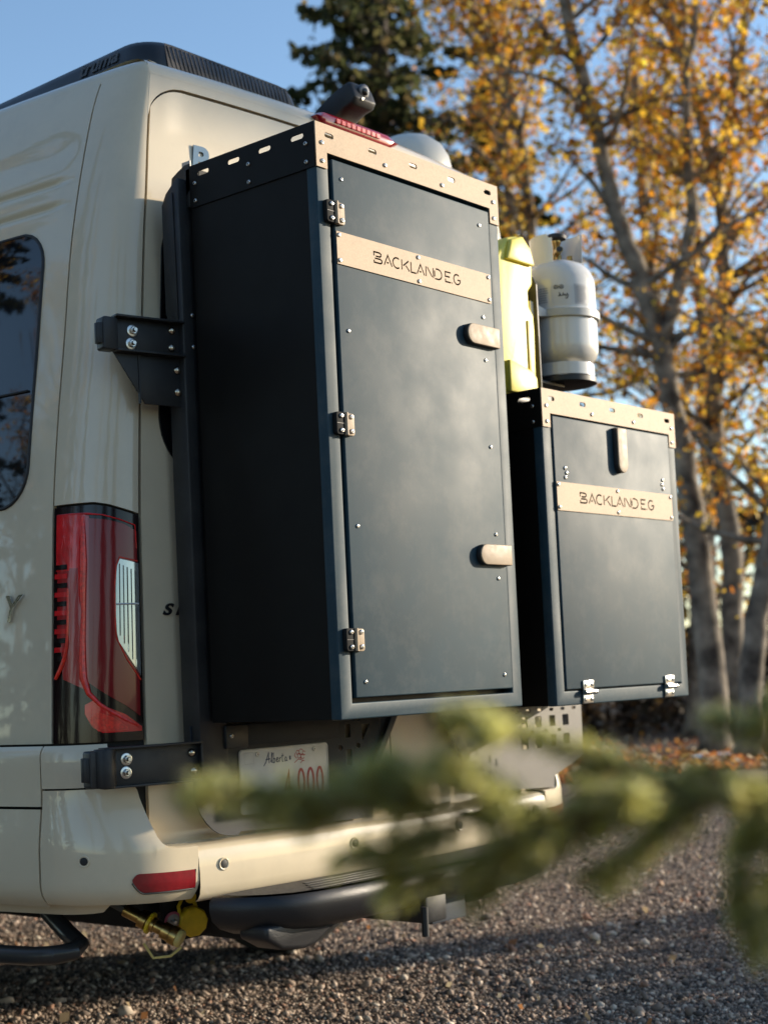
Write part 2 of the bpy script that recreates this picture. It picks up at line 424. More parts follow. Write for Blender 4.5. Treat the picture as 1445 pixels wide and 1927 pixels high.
ccols = [0.008+0.984*i/22 for i in range(23)]
patch('rear_pillar', body2, 0, 0, ZT, lambda a: lamptop(a)+0.004, 0, 0, PAINT, van, cols=ccols, rows=[i/30 for i in range(31)])
patch('rear_pillar', body2, 0, 0, ZT, lambda a: lamptop(a)+0.004, 0, 0, PAINT, van, cols=ccols, rows=[i/30 for i in range(31)], mirror=True)
# doors: rounded upper corner on the hinge side
def doortop(a):
    f = (a-1); r = 0.14
    return 2.372-(0 if f > r else 0.085*(1-math.sqrt(max(0, 1-((r-f)/r)**2))))
dcols = [1.008+0.0, 1.012, 1.02, 1.03, 1.045, 1.06, 1.08, 1.10, 1.13, 1.16, 1.2]+[1.2+0.79*i/12 for i in range(1, 13)]+[1.9965]
def doorpress(a, z):
    # pressed lower lip curving inward
    q = max(0, 0.70-z)/0.10
    d = -0.012*q*q
    # long shallow pressing above the window
    f = a-1
    if f > 0.07:
        zc = 2.262-0.02*(f-0.07)
        t = (z-zc)/0.012
        d -= 0.006/(1+math.exp(max(-40, min(40, -t*1.6))))*min(1, (f-0.07)/0.08)*math.exp(-((z-zc)/0.16)**2 if z > zc else 0)
    return d
drows = sorted(set([i/40 for i in range(41)]+[(2.262+dz-0.595)/(2.372-0.595) for dz in (-.02, -.012, -.006, 0, .006, .012, .02)]))
for mir in (False, True):
    dr = patch('rear_door', body2, 0, 0, doortop, 0.595, 0, 0, PAINT, van, cols=dcols, rows=drows, disp=doorpress, mirror=mir)
    # window with rounded corners
    w0, w1, z0, z1, rr = 1.066, 1.86, 1.46, 2.07, 0.115
    def wt(a):
        f = min(a-w0, w1-a); return z1-(0 if f > rr else 0.11*(1-math.sqrt(max(0, 1-((rr-f)/rr)**2))))
    def wb(a):
        f = min(a-w0, w1-a); return z0+(0 if f > rr else 0.13*(1-math.sqrt(max(0, 1-((rr-f)/rr)**2))))
    wc = ease_cols(w0+.001, w1-.001, 40)
    wn = patch('window', body2, 0, 0, wt, wb, 0, 0, GLASS, dr, cols=wc, rows=[i/16 for i in range(17)], off=0.004, thick=0.006, mirror=mir)
# header above the doors joins the roof: roof shell
def ring(z, inset):
    pts = []
    A = [-4.2, -3, -2, -1.2, -.8, -.5, -.3, -.15, -.07, 0]+[i/14 for i in range(1, 15)]+[1+i/12 for i in range(1, 13)]
    for a in A:
        p = surf(body2, a, ZT, -inset); pts.append(Vector((p.x, p.y, z)))
    R_ = [Vector((2*XC-p.x, p.y, p.z)) for p in reversed(pts[:-1])]
    return pts+R_
prof = [(2.399, -0.0012), (2.412, 0.0026), (2.424, 0.009), (2.440, 0.026), (2.452, 0.052), (2.462, 0.10), (2.470, 0.17), (2.476, 0.26), (2.480, 0.36)]
V = []; F = []
rings = [ring(z, i) for z, i in prof]; n = len(rings[0])
for rg_ in rings: V += [tuple(p) for p in rg_]
for j in range(len(rings)-1):
    for i in range(n-1): F.append((j*n+i, j*n+i+1, (j+1)*n+i+1, (j+1)*n+i))
F.append(tuple((len(rings)-1)*n+i for i in range(n)))
me = bpy.data.meshes.new('roof'); me.from_pydata(V, [], F); smooth_angle(me, 40)
roof = from_mesh('roof', me, PAINT, van)
# header strip between door tops and roof
def hbot(a): return doortop(a)+0.006
for mir in (False, True):
    patch('door_header', body2, 0, 0, 2.4045, hbot, 0, 0, PAINT, van, cols=[.9915, 1.0]+[c for c in dcols[:-1]]+[2.0], rows=[0, .3, .6, 1], off=0.0004, mirror=mir)
# dark inner shell behind every gap
V = []; F = []; zs = [0.5, 0.62, 0.84, 1.1, 1.38, 1.6, 1.8, 2.0, 2.2, 2.33, 2.40]
A = [-4.18, -2, -1, -.4, -.1, 0]+[i/8 for i in range(1, 9)]+[1+i/6 for i in range(1, 7)]
rows_ = []
for z in zs:
    L_ = [surf(body2, a, z, -0.0135) for a in A]; L_ += [Vector((2*XC-p.x, p.y, p.z)) for p in reversed(L_[:-1])]; rows_.append(L_)
n = len(rows_[0])
for r_ in rows_: V += [tuple(p) for p in r_]
for j in range(len(zs)-1):
    for i in range(n-1): F.append((j*n+i, j*n+i+1, (j+1)*n+i+1, (j+1)*n+i))
    F.append((j*n+n-1, j*n, (j+1)*n, (j+1)*n+n-1))
me = bpy.data.meshes.new('inner_shell'); me.from_pydata(V, [], F); smooth_angle(me)
from_mesh('inner_shell', me, SEAM, van)
# side windows
def sidewin(name, d0, d1, z0, z1, r, mirror=False):
    cs = [-c for c in ease_cols(d0, d1, 36)][::-1]
    def ft(a):
        f = min(-a-d0, d1+a); return z1-(0 if f > r else r*1.1*(1-math.sqrt(max(0, 1-((r-f)/r)**2))))
    def fb(a):
        f = min(-a-d0, d1+a); return z0+(0 if f > r else r*1.1*(1-math.sqrt(max(0, 1-((r-f)/r)**2))))
    fr = patch('window', body2, 0, 0, ft, fb, 0, 0, GLASS, van, cols=cs, rows=[i/20 for i in range(21)], off=0.0025, thick=0.006, mirror=mirror, disp=lambda a, z: -0.00)
    # rubber seal round the pane
    pts = []
    for a in cs: pts.append((a, ft(a)))
    for a in reversed(cs): pts.append((a, fb(a)))
    P = [surf(body2, a, z, 0.001, mirror) for a, z in pts]
    MB().tube(P+[P[0]], 0.0042, 6, cap=False).build('window_seal', RUBBER, fr)
    return fr
sw = sidewin('window', 0.085, 1.15, 1.385, 2.045, 0.085)
MB().tube([surf(body2, a, 1.655, 0.0055) for a in (-.10, -.3, -.6, -1.0, -1.14)], 0.003, 6).build('window_bar', RUBBER, sw)
sidewin('window', 0.085, 1.15, 1.385, 2.045, 0.085, True)

# tail lamps -------------------------------------------------------------
def lamp_piece(name, tops, bots, m_, parent, off, mirror, n=26):
    a0, a1 = tops[0][0], tops[-1][0]
    return patch(name, body2, 0, 0, lambda a: interp(tops, a), lambda a: interp(bots, a), 0, 0, m_, parent,
                 cols=[a0+(a1-a0)*i/n for i in range(n+1)], rows=[i/14 for i in range(15)], off=off, thick=0.004, mirror=mirror)
for mir in (False, True):
    lp = patch('tail_lamp', body2, 0, 0, lambda a: lamptop(a)-0.002, 0.842, 0, 0, BLKLENS, van, cols=ccols, rows=[i/30 for i in range(31)], off=-0.001, mirror=mir)
    if mir: 
        lamp_piece('red_field', [(.06, 1.34), (.44, 1.34)], [(.06, 1.0), (.44, 0.95)], RED, lp, 0.002, mir); continue
    # big dark red field on the side, narrow at the foot
    lamp_piece('red_field', [(.055, 1.352), (.30, 1.352), (.40, 1.345)], [(.055, 1.075), (.105, 1.072), (.11, 0.985), (.40, 0.955)], DRED, lp, 0.0015, mir)
    lamp_piece('red_field', [(.045, 1.352), (.36, 1.350)], [(.045, 1.225), (.36, 1.225)], RED, lp, 0.0022, mir)
    lamp_piece('red_field', [(.19, 1.23), (.345, 1.23)], [(.19, 1.03), (.345, .99)], DRED, lp, 0.0026, mir)
    # stacked dark reflector bars at the outer edge
    for i in range(11):
        zc = 1.232-0.0205*i; s_ = max(0, i-5)*0.004
        lamp_piece('reflector_bar', [(.035-.0*s_, zc+.0075), (.165-s_, zc+.0075)], [(.035, zc-.0035), (.165-s_, zc-.0035)], (BRED if i in (0, 2, 3, 5, 7) and False else (RED if i % 2 else BLKLENS)), lp, 0.004, mir, 6)
    # hooked bright edge below the bars
    hook = [(.175, 1.185), (.178, 1.13), (.172, 1.08), (.165, 1.055), (.14, 1.03), (.10, 1.008), (.045, 0.985)]
    pw = [surf(body2, a, z, 0.003, mir) for a, z in hook]
    MB().tube(pw, [0.0028, .0030, .0035, .004, .0045, .005, .004], 6).build('light_guide', BRED, lp)
    # bright vertical light guide curving away to the door side
    vg = [(.335, 1.344), (.34, 1.30), (.345, 1.24), (.34, 1.18), (.345, 1.13), (.335, 1.07), (.335, 1.02), (.345, .985), (.40, .95), (.52, .925), (.66, .905), (.80, .888), (.93, .874)]
    pw = [surf(body2, a, z, 0.002, mir) for a, z in vg]
    MB().tube(pw, [.003, .006, .008, .0075, .0055, .007, .0085, .009, .006, .0045, .004, .0035, .003], 8).build('light_guide', BRED, lp)
    vg2 = [(.30, 1.30), (.305, 1.22), (.30, 1.15)]
    MB().tube([surf(body2, a, z, 0.0025, mir) for a, z in vg2], [.0015, .004, .001], 6).build('light_guide', RED, lp)
    tl = [(.05, 1.352), (.2, 1.352), (.38, 1.350), (.55, 1.346), (.75, 1.335), (.94, 1.322), (.955, 1.27)]
    MB().tube([surf(body2, a, z, 0.002, mir) for a, z in tl], [.0015, .0018, .0025, .0015, .0016, .0014, .001], 6).build('light_guide', RED, lp)
    # smoked panel towards the door
    lamp_piece('smoked_panel', [(.39, 1.340), (.60, 1.335), (.80, 1.325), (.96, 1.308)], [(.39, .975), (.60, .945), (.80, .92), (.96, .895)], mat('smoked_red', (.21, .008, .012), .15, spec=.35, coat=.4, coat_rough=.01), lp, 0.0015, mir)
    # reversing lamp: pale ribbed lens with a slanted foot
    rv = lamp_piece('reversing_lens', [(.70, 1.185), (.715, 1.228), (.75, 1.246), (.97, 1.236)], [(.70, 1.12), (.705, 1.085), (.73, 1.062), (.97, .985)], CLEARL, lp, 0.0035, mir)
    for i in range(5):
        a_ = .745+.045*i
        MB().tube([surf(body2, a_, z, 0.0045, mir) for z in (1.235-.004*i, 1.19, 1.14, 1.09, 1.075-.018*i)], 0.0012, 5).build('lens_rib', CHROME, rv)
    MB().tube([surf(body2, a, 1.145, 0.0048, mir) for a in (.705, .78, .87, .96)], 0.0022, 5).build('lens_bar', LABELW, rv)
    edge = [(.96, 1.241), (.75, 1.250), (.71, 1.232), (.693, 1.19), (.693, 1.10), (.705, 1.07), (.82, 1.022), (.97, .975)]
    MB().tube([surf(body2, a, z, 0.003, mir) for a, z in edge], 0.0014, 6).build('lens_edge', BRED, rv)
    # bright reflector at the foot
    lamp_piece('foot_reflector', [(.36, .925), (.46, .935), (.60, .918), (.80, .90), (.97, .872)], [(.36, .905), (.44, .875), (.55, .862), (.80, .862), (.97, .862)], RED, lp, 0.0022, mir)
    lamp_piece('foot_reflector', [(.42, .895), (.50, .908), (.66, .896), (.82, .872)], [(.42, .885), (.50, .866), (.66, .864), (.82, .866)], BRED, lp, 0.0035, mir)

# bumper ---------------------------------------------------------------
XB = 0.645
def ctop(a):
    # tall at the corner, swooping down to the step
    return interp([(0, .741), (.795, .741), (.812, .733), (.826, .70), (.836, .662), (.855, .630), (.885, .613), (.93, .604), (1.0, .601), (1.2, .60)], a)
def cbot(a): return interp([(0, .492), (.5, .490), (1.0, .484), (1.2, .478)], a)
bcols = [0.004, .05, .1, .16, .22, .28, .34, .40, .45, .5, .55, .6, .64, .68, .71, .74, .77, .795, .804, .812, .819, .826, .831, .836, .845, .855, .868, .88, .905, .93, .96, 1.0, 1.02, 1.04, 1.066]
brow = [0, .02, .05, .09, .14, .2, .28, .36, .44, .52, .60, .68, .76, .84, .92, 1]
for mir in (False, True):
    bc = patch('bumper_corner', bump2, 0, 0, ctop, cbot, 0, 0, PAINT, van, cols=bcols, rows=brow, mirror=mir, xc=XB, thick=0.03)
    # red reflector let into the corner
    rc = [.66+ (1.052-.66)*i/24 for i in range(25)]
    def rt_(a): return .5555+.0*a-0.012*(a-.66) - (0.012*(1-min(1, (a-.66)/.05))**2)
    def rb_(a): return .5145-.008*(a-.66)+(0.024*(1-min(1, (a-.66)/.09))**2)
    patch('bumper_reflector', bump2, 0, 0, rt_, rb_, 0, 0, DRED if False else mat('reflector_red', (.22, .004, .010), .25, coat=1, coat_rough=.05, vary=.15, vscale=60), bc, cols=rc, rows=[0, .25, .5, .75, 1], off=0.0025, thick=0.006, mirror=mir, xc=XB)
    MB().tube([surf(bump2, a, rb_(a)-.0025, 0.001, mir, XB) for a in rc]+[surf(bump2, rc[-1], rt_(rc[-1]), 0.001, mir, XB)], 0.0025, 5).build('reflector_trim', RUBBER, bc)
    # parking sensor on the corner
    for a, z in ((.335, .588),):
        c = surf(bump2, a, z, 0, mir, XB); nrm = (surf(bump2, a, z, .01, mir, XB)-c).normalized()
        s_ = MB().lathe([(.0135, -.004), (.0135, .0012), (.0120, .0022), (.0102, .0018), (.0098, .0004)], c, nrm, 24).build('parking_sensor', PAINT, bc)
        MB().lathe([(.0088, -.002), (.0088, .0012), (.006, .0020)], c, nrm, 20).build('sensor_eye', RUBBER, s_)
    # cap piece between bumper and lamp
    patch('bumper_cap', bump2, 0, 0, .838, lambda a: ctop(a)+.004, 0, 0, PAINT, van, cols=[.004, .1, .2, .3, .4, .46, .52, .56, .60], rows=[0, .3, .6, .8, .9, .96, 1], mirror=mir, xc=XB, off=0.002, disp=lambda a, z: -0.012*max(0, (z-.815)/.023)**2)
    # sills ahead of the corner
    patch('sill_panel', bump2, 0, 0, .838, lambda a: interp([(-4.2, .706), (-1.62, .706), (-1.56, .752), (-.66, .752), (-.60, .706), (0, .706)], a), 0, 0, PAINT, van, cols=[-4.2, -3, -2.2, -1.8, -1.62, -1.59, -1.56, -1.3, -.95, -.66, -.63, -.60, -.5, -.35, -.2, -.1, -.05, -.015, -.0045], rows=[0, .1, .3, .6, .8, .9, .96, 1], mirror=mir, xc=XB, disp=lambda a, z: -0.012*max(0, (z-.815)/.023)**2)
    patch('sill_panel', bump2, 0, 0, .700, .485, 0, 0, PAINT, van, cols=[-4.2, -3.2, -2.4, -1.8, -1.62], rows=[0, .2, .5, .8, 1], mirror=mir, xc=XB, thick=.03)
    patch('sill_panel', bump2, 0, 0, .700, .485, 0, 0, PAINT, van, cols=[-.62, -.5, -.35, -.2, -.1, -.05, -.015, -.0045], rows=[0, .06, .12, .2, .3, .6, .8, .9, .96, 1], mirror=mir, xc=XB, thick=.03)
    # lower lip below corner and sill
    lc = [-.62, -.45, -.3, -.1, 0, .1, .2, .3, .4, .5, .6, .7, .8, .9, 1.0, 1.06]
    lip = patch('bumper_lip', bump2, 0, 0, lambda a: interp([(-1, .483), (0, .486), (.5, .488), (1.1, .476)], a), lambda a: interp([(-1, .452), (0, .462), (.3, .466), (.6, .474), (1.06, .470)], a), 0, 0, PAINT, van, cols=lc, rows=[0, .5, 1], off=-0.022, mirror=mir, xc=XB)
    c = surf(bump2, .28, .474, -0.02, mir, XB); nrm = (surf(bump2, .28, .474, .01, mir, XB)-c).normalized()
    MB().lathe([(.008, -.004), (.008, .001), (.005, .002)], c, nrm, 16).build('plug', RUBBER, lip)
# centre section of the bumper with its step ledge
V = []; F = []
colsC = [1.0675+0.9325*i/24 for i in range(25)]
prof_r = [(.472, -.04), (.476, -.018), (.482, -.008), (.492, -.001), (.51, 0.002), (.54, 0.002), (.57, 0.000), (.588, -.003), (.596, -.008), (.600, -.018), (.602, -.05), (.603, -.11)]
def bpt(a, z, o, mir):
    p = surf(bump2, a, max(.53, min(z, .6)), 0, mir, XB); q = bump2(a, .55); e = 1e-3
    return Vector((p.x, p.y-o, z))
cols_all = [(a, False) for a in colsC]+[(a, True) for a in reversed(colsC[:-1])]
for a, mir in cols_all:
    for z, o in prof_r: V.append(tuple(bpt(a, z, o, mir)))
n = len(prof_r)
for i in range(len(cols_all)-1):
    for j in range(n-1): F.append((i*n+j, (i+1)*n+j, (i+1)*n+j+1, i*n+j+1))
me = bpy.data.meshes.new('bumper_centre'); me.from_pydata(V, [], F); smooth_angle(me, 45)
cen = from_mesh('bumper_centre', me, PAINT, van)
for X in (0.03, 0.44, 0.86, 1.26):
    z = .553-.0*X
    a = 1+(abs(X-XB) and (1-(abs(XB-X))/(XB+.085)))
    c = bpt(a, z, .002, X > XB); nrm = Vector((-.10 if X < XB else .1, -1, 0.02)).normalized()
    s_ = MB().lathe([(.0145, -.004), (.0145, .0012), (.0130, .0024), (.0108, .0018), (.0102, .0004)], c, nrm, 24).build('parking_sensor', PAINT, cen)
    MB().lathe([(.0092, -.002), (.0092, .0012), (.006, .0022)], c, nrm, 20).build('sensor_eye', RUBBER, s_)
# corner tops of the bumper: ledge strips closing the swoop
for mir in (False, True):
    V = []; F = []
    cs = [.60, .66, .70, .74, .77, .795, .804, .812, .819, .826, .831, .836, .845, .855, .868, .88, .905, .93, .96, 1.0, 1.02, 1.04, 1.066]
    for a in cs:
        z = ctop(a); p = surf(bump2, a, z, 0, mir, XB); d = surf(bump2, a, z, -1, mir, XB)-p; d.normalize()
        for o, dz in ((0, 0), (.006, .003), (.02, .004), (.10, .004)): V.append(tuple(p+d*o+Vector((0, 0, dz))))
    for i in range(len(cs)-1):
        for j in range(3): 
            q = (i*4+j, (i+1)*4+j, (i+1)*4+j+1, i*4+j+1); F.append(q if not mir else q[::-1])
    me = bpy.data.meshes.new('bumper_ledge'); me.from_pydata(V, [], F); smooth_angle(me, 50)
    from_mesh('bumper_ledge', me, PAINT, van)

# underside, chassis, wheels
MB().box(-.20, 1.56, .62, 4.7, .50, .58).build('floor_pan', UNDER, van)
for x in (.22, 1.02): MB().box(x, x+.09, .50, 4.6, .34, .50).build('chassis_rail', UNDER, van, bevel=.008)
MB().box(.02, 1.30, .66, .74, .42, .50).build('cross_member', UNDER, van, bevel=.01)
MB().box(.50, 1.10, .9, 1.9, .30, .50).build('fuel_tank', UNDER, van, bevel=.04, seg=3)
MB().tube([(.72, .62, .40), (.72, .95, .36), (.85, 1.5, .34)], .035, 12).build('exhaust_pipe', mat('dull_exhaust', (.25, .22, .19), .45, metal=.9, vary=.4, vscale=20), van)
for x, sg in ((-.345, 1), (1.66, -1)):
    for y in (1.75, 5.0):
        wh = MB().lathe([(.20, 0), (.235, .0), (.30, .004), (.345, .02), (.362, .05), (.362, .17), (.345, .205), (.30, .22), (.2, .22)], (x, y, .362), (sg, 0, 0), 40, cap=False).build('wheel', TYRE, van)
        MB().lathe([(.02, .03), (.05, .02), (.09, .035), (.17, .03), (.20, .012), (.21, .012)], (x, y, .362), (sg, 0, 0), 32).build('rim', mat('rim_grey', (.25, .25, .26), .35, metal=.8), wh)
MB().box(-.18, 1.54, 4.6, 5.9, .45, 1.35).build('bonnet', PAINT, van, bevel=.12, seg=4)
MB().box(-.10, 1.46, 4.6, 5.0, 1.30, 2.1).build('cab', GLASS, van, bevel=.1, seg=3)
# side step tube
MB().tube([(-.32, 3.0, .36), (-.285, 1.2, .362), (-.262, .90, .363), (-.245, .74, .366), (-.225, .685, .370), (-.19, .668, .374), (-.155, .69, .382), (-.135, .76, .40), (-.125, .84, .44), (-.12, .88, .50)], .021, 12).build('side_step_tube', mat('satin_black_tube', (.03, .03, .03), .28), van)
MB().tube([(-.12, 1.9, .50), (-.18, 1.88, .42), (-.27, 1.86, .365)], .017, 10).build('step_bracket', mat('satin_black_tube', (.03, .03, .03)), van)

# brake light, reversing camera
bl = MB()
N_ = 26; tp = []; 
V = []; F = []
for i in range(N_+1):
    t = i/N_; X = XC-.165+.33*t; f = 1-abs(X-XC)/(XC-gx(2.4)); y = yb(2.4)-CROWN*(1-(1-f)**2)
    h = .017*min(1, math.sqrt(max(.0, min(t, 1-t)*9))); zc = 2.416
    for dy, dz in ((.03, -1), (-.010, -.9), (-.017, 0), (-.010, .9), (.035, 1)): V.append((X, y+dy, zc+dz*h))
for i in range(N_):
    for j in range(4): F.append((i*5+j, (i+1)*5+j, (i+1)*5+j+1, i*5+j+1))
me = bpy.data.meshes.new('brake_light'); me.from_pydata(V, [], F); smooth_angle(me, 60)
brk = from_mesh('brake_light', me, mat('brake_red', (.30, .006, .015), .18, coat=1, coat_rough=.02), van)
for i in range(9):
    X = XC-.085+.02*i
    MB().box(X-.007, X+.007, .447, .452, 2.410, 2.421).build('light_cell', BRED, brk)
# camera: wedge housing rising towards the rear
cam_t = thing('reversing_camera', (.70, .52, 2.45), 'black wedge-shaped reversing camera on the roof above the red brake light', 'camera')
prf = [(.60, 2.448), (.56, 2.484), (.52, 2.508), (.475, 2.529), (.445, 2.536), (.434, 2.528), (.420, 2.486), (.430, 2.468), (.46, 2.462), (.50, 2.440)]
hb = MB(); nseg = len(prf)
xs = [.632, .640, .652, .698, .712, .720]; sc_ = [.80, .94, 1, 1, .94, .80]
cy_, cz_ = .49, 2.495
for x, k in zip(xs, sc_):
    hb.v += [(x, cy_+(y-cy_)*(.97 if k < .9 else 1), cz_+(z-cz_)*k) for y, z in prf]
for i in range(len(xs)-1):
    for j in range(nseg): hb.f.append((i*nseg+j, i*nseg+(j+1) % nseg, (i+1)*nseg+(j+1) % nseg, (i+1)*nseg+j))
hb.f.append(tuple(range(nseg))); hb.f.append(tuple((len(xs)-1)*nseg+j for j in range(nseg)))
hs = hb.build('housing', mat('camera_black', (.009, .0095, .011), .5), cam_t, bevel=.003)
nf = Vector((0, -.97, -.2)).normalized()
MB().lathe([(.020, -.004), (.020, .004), (.017, .006), (.0, .006)], (.676, .4275, 2.510), nf, 24, cap=False).build('lens_ring', mat('dark_metal', (.10, .10, .11), .35, metal=.6), hs)
MB().lathe([(.010, .0), (.010, .008), (.006, .011), (0, .0115)], (.676, .4265, 2.510), nf, 20, cap=False).build('lens', GLASS, hs)
MB().lathe([(.004, 0), (.004, .003), (0, .0035)], (.662, .4215, 2.486), nf, 10, cap=False).build('screw', STEEL, hs)

# badges
O = surf(body2, 1.0, 1.137, 0.0025)
me = text_mesh('S P R I N T E R', .036, .003, (gx(1.13)+.055, yb(1.13)-.0075, 1.120), (1, -.10, 0), (0, 0, 1), (0, -1, 0), .35, 1.35, weight=.0012)
from_mesh('badge', me, mat('badge_black', (.015, .015, .017), .2), van)
p0 = surf(body2, -.075, 1.15); du = (surf(body2, -.02, 1.15)-surf(body2, -.12, 1.15)).normalized()
nn = (surf(body2, -.075, 1.15, .01)-p0).normalized()
me = text_mesh('R', .085, .006, p0+du*(-.175)+nn*.001+Vector((0, 0, -.012)), du, (0, 0, 1), nn, .35, 1.1, weight=.001); from_mesh('badge', me, CHROME, van)
me = text_mesh('Y', .085, .006, p0+du*(-.085)+nn*.001+Vector((0, 0, -.028)), du, (0, 0, 1), nn, .35, 1.0, weight=.001); from_mesh('badge', me, CHROME, van)
me = text_mesh('P', .085, .003, (.098, .4895, 2.185), (1, -.10, 0), (0, 0, 1), (0, -1, 0), .1, 1.1, weight=.003); from_mesh('badge', me, GREYB, van)

# roof air conditioner --------------------------------------------------
ac = thing('roof_air_conditioner', (.45, 1.2, 2.48), 'low black air conditioner with rounded corners on the van roof', 'air conditioner')
def rr_ring(x0, x1, y0, y1, r, z, n=7): return [(x, y, z) for x, y in rrect(x0, x1, y0, y1, r, n)]
ab = MB()
lv = [(.03, 2.500), (.004, 2.503), (.0, 2.515), (.012, 2.575), (.022, 2.592), (.045, 2.602), (.10, 2.606)]
for ins, z in lv: ab.v += rr_ring(.135+ins, .73-ins, .665+ins*1.2, 1.75-ins, .085, z)
nq = len(rrect(0, 1, 0, 1, .1, 7))
for j in range(len(lv)-1):
    for i in range(nq): ab.f.append((j*nq+i, j*nq+(i+1) % nq, (j+1)*nq+(i+1) % nq, (j+1)*nq+i))
ab.f.append(tuple(range(nq-1, -1, -1))); ab.f.append(tuple((len(lv)-1)*nq+i for i in range(nq)))
shell = ab.build('shell', ACM, ac, smooth=50)
# dusty vent face on the rear and its slats
vb = MB(); xs = [.205+.0145*i for i in range(32)]
rear_in = lambda z: .665+1.2*interp([(2.515, .0), (2.575, .012), (2.592, .022)], z)
plate_pts = [(.205, 2.518), (.66, 2.518), (.655, 2.585), (.21, 2.585)]
MB().add([(.20, rear_in(2.516)-.002, 2.516), (.665, rear_in(2.516)-.002, 2.516), (.655, rear_in(2.588)-.002, 2.588), (.21, rear_in(2.588)-.002, 2.588)], [(0, 1, 2, 3)]).build('vent_face', ACREAR, ac)
for i in range(30):
    x = .215+.0147*i
    MB().add([(x, rear_in(2.52)-.0035, 2.520), (x+.004, rear_in(2.52)-.0035, 2.520), (x+.004, rear_in(2.582)-.0035, 2.582), (x, rear_in(2.582)-.0035, 2.582),
              (x, rear_in(2.52)-.001, 2.520), (x+.004, rear_in(2.52)-.001, 2.520), (x+.004, rear_in(2.582)-.001, 2.582), (x, rear_in(2.582)-.001, 2.582)],
             [(0, 1, 2, 3), (0, 3, 7, 4), (1, 5, 6, 2), (3, 2, 6, 7), (0, 4, 5, 1)]).build('vent_slat', ACREAR, ac, smooth=0)
MB().box(.20, .66, .72, 1.7, 2.462, 2.502).build('mounting_gasket', RUBBER, ac)
me = text_mesh('truma', .056, .0015, (.1405, .945, 2.552), (0, -1, 0), (.2, 0, .98), (-1, 0, .2), .25, 1.15, weight=.0012)
from_mesh('maker_lettering', me, GREYTX, ac)
# white roof vent dome
rv = thing('roof_vent', (1.40, .80, 2.47), 'cream plastic roof vent dome above the tall storage box', 'roof vent')
MB().lathe([(.125, 0), (.132, .015), (.132, .05), (.124, .09), (.104, .125), (.072, .15), (.032, .160), (0, .162)], (1.33, .80, 2.485), (0, 0, 1), 36, cap=False).build('dome', WHITEPL, rv)
MB().lathe([(.15, 0), (.15, .012), (.135, .02)], (1.33, .80, 2.47), (0, 0, 1), 36).build('base_ring', WHITEPL, rv)
# ------------------------------------------------------------------ storage boxes
def bracket_letters(x0, zbase, h, wtot):
    """stencil lettering 'BACKLAND E.G' as cut-out loops"""
    G = {
     'B': [[(0, .62), (0, 1), (.80, 1), (1.0, .90), (1.0, .74), (.82, .62), (.24, .62)], [(.10, .40), (.90, .40), (1.10, .30), (1.10, .12), (.9, 0), (0, 0), (0, .24)]],
     'A': [[(0, 0), (.55, 1), (1.12, 0)], [(.36, .28), (.66, .28)]],
     'C': [arc(.58, .5, .56, .5, 52, 308, 16)],
     'K': [[(0, 0), (0, 1)], [(1.02, 1), (.20, .42)], [(.58, .50), (1.12, 0)]],
     'L': [[(0, 1), (0, 0), (.76, 0)]],
     'N': [[(0, 0), (0, 1)], [(.20, .96), (.94, .06)], [(1.12, 0), (1.12, 1)]],
     'D': [[(0, .20), (0, .80)], [(.18, 1), (.62, 1), (.92, .88), (1.08, .64), (1.08, .36), (.92, .12), (.62, 0), (0, 0)]],
     'E': [[(.86, 1), (0, 1), (0, .54), (.70, .54)], [(0, .30), (0, 0), (.86, 0)]],
     '.': [[(0, .02), (.13, .02)]],
     'G': [arc(.54, .5, .52, .5, 50, 345, 18)+[(1.04, .46), (.60, .46)]],
    }
    pos = [('B', 0), ('A', 1.43), ('C', 2.68), ('K', 4.0), ('L', 5.36), ('A', 6.25), ('N', 7.62), ('D', 8.95), ('E', 10.62), ('.', 11.62), ('G', 11.93)]
    u = wtot/12.98; out = []
    for ch, x in pos:
        for st in G[ch]:
            out.append([(x0+p[0]*u, zbase+p[1]*h) for p in stroke([(x+q[0], q[1]*1.0) for q in st], .16)])
    return out
def screw_mesh():
    b = MB().lathe([(.0052, -.001), (.0052, .0012), (.0046, .0026), (.0034, .0033), (.0026, .0033), (.0024, .0010)], (0, 0, 0), (0, 0, 1), 12)
    return b.mesh('screw', smooth=40)
SCREW = screw_mesh(); SCREW.materials.append(STEEL)
SOCK = MB().lathe([(.0026, 0), (.0026, .0021)], (0, 0, 0), (0, 0, 1), 6).mesh('socket', smooth=0); SOCK.materials.append(INK)
def place_dir(loc, nrm, s=1.0, roll=0.0):
    q = Vector(nrm).to_track_quat('Z', 'Y').to_matrix().to_4x4()
    return Matrix.Translation(Vector(loc)) @ q @ Matrix.Rotation(roll, 4, 'Z') @ Matrix.Scale(s, 4)
def screw(loc, nrm, parent, s=1.0):
    M = place_dir(loc, nrm, s, random.random()*3)
    o = bpy.data.objects.new('screw', SCREW); COL.objects.link(o); o.matrix_world = M; adopt(o, parent); reg(o, M)
    k = bpy.data.objects.new('socket', SOCK); COL.objects.link(k); k.matrix_world = M; adopt(k, o); reg(k, M)
    return o
def flat_bolt(loc, nrm, parent, s=1.0):
    return screw(loc, nrm, parent, s)
FR = .041
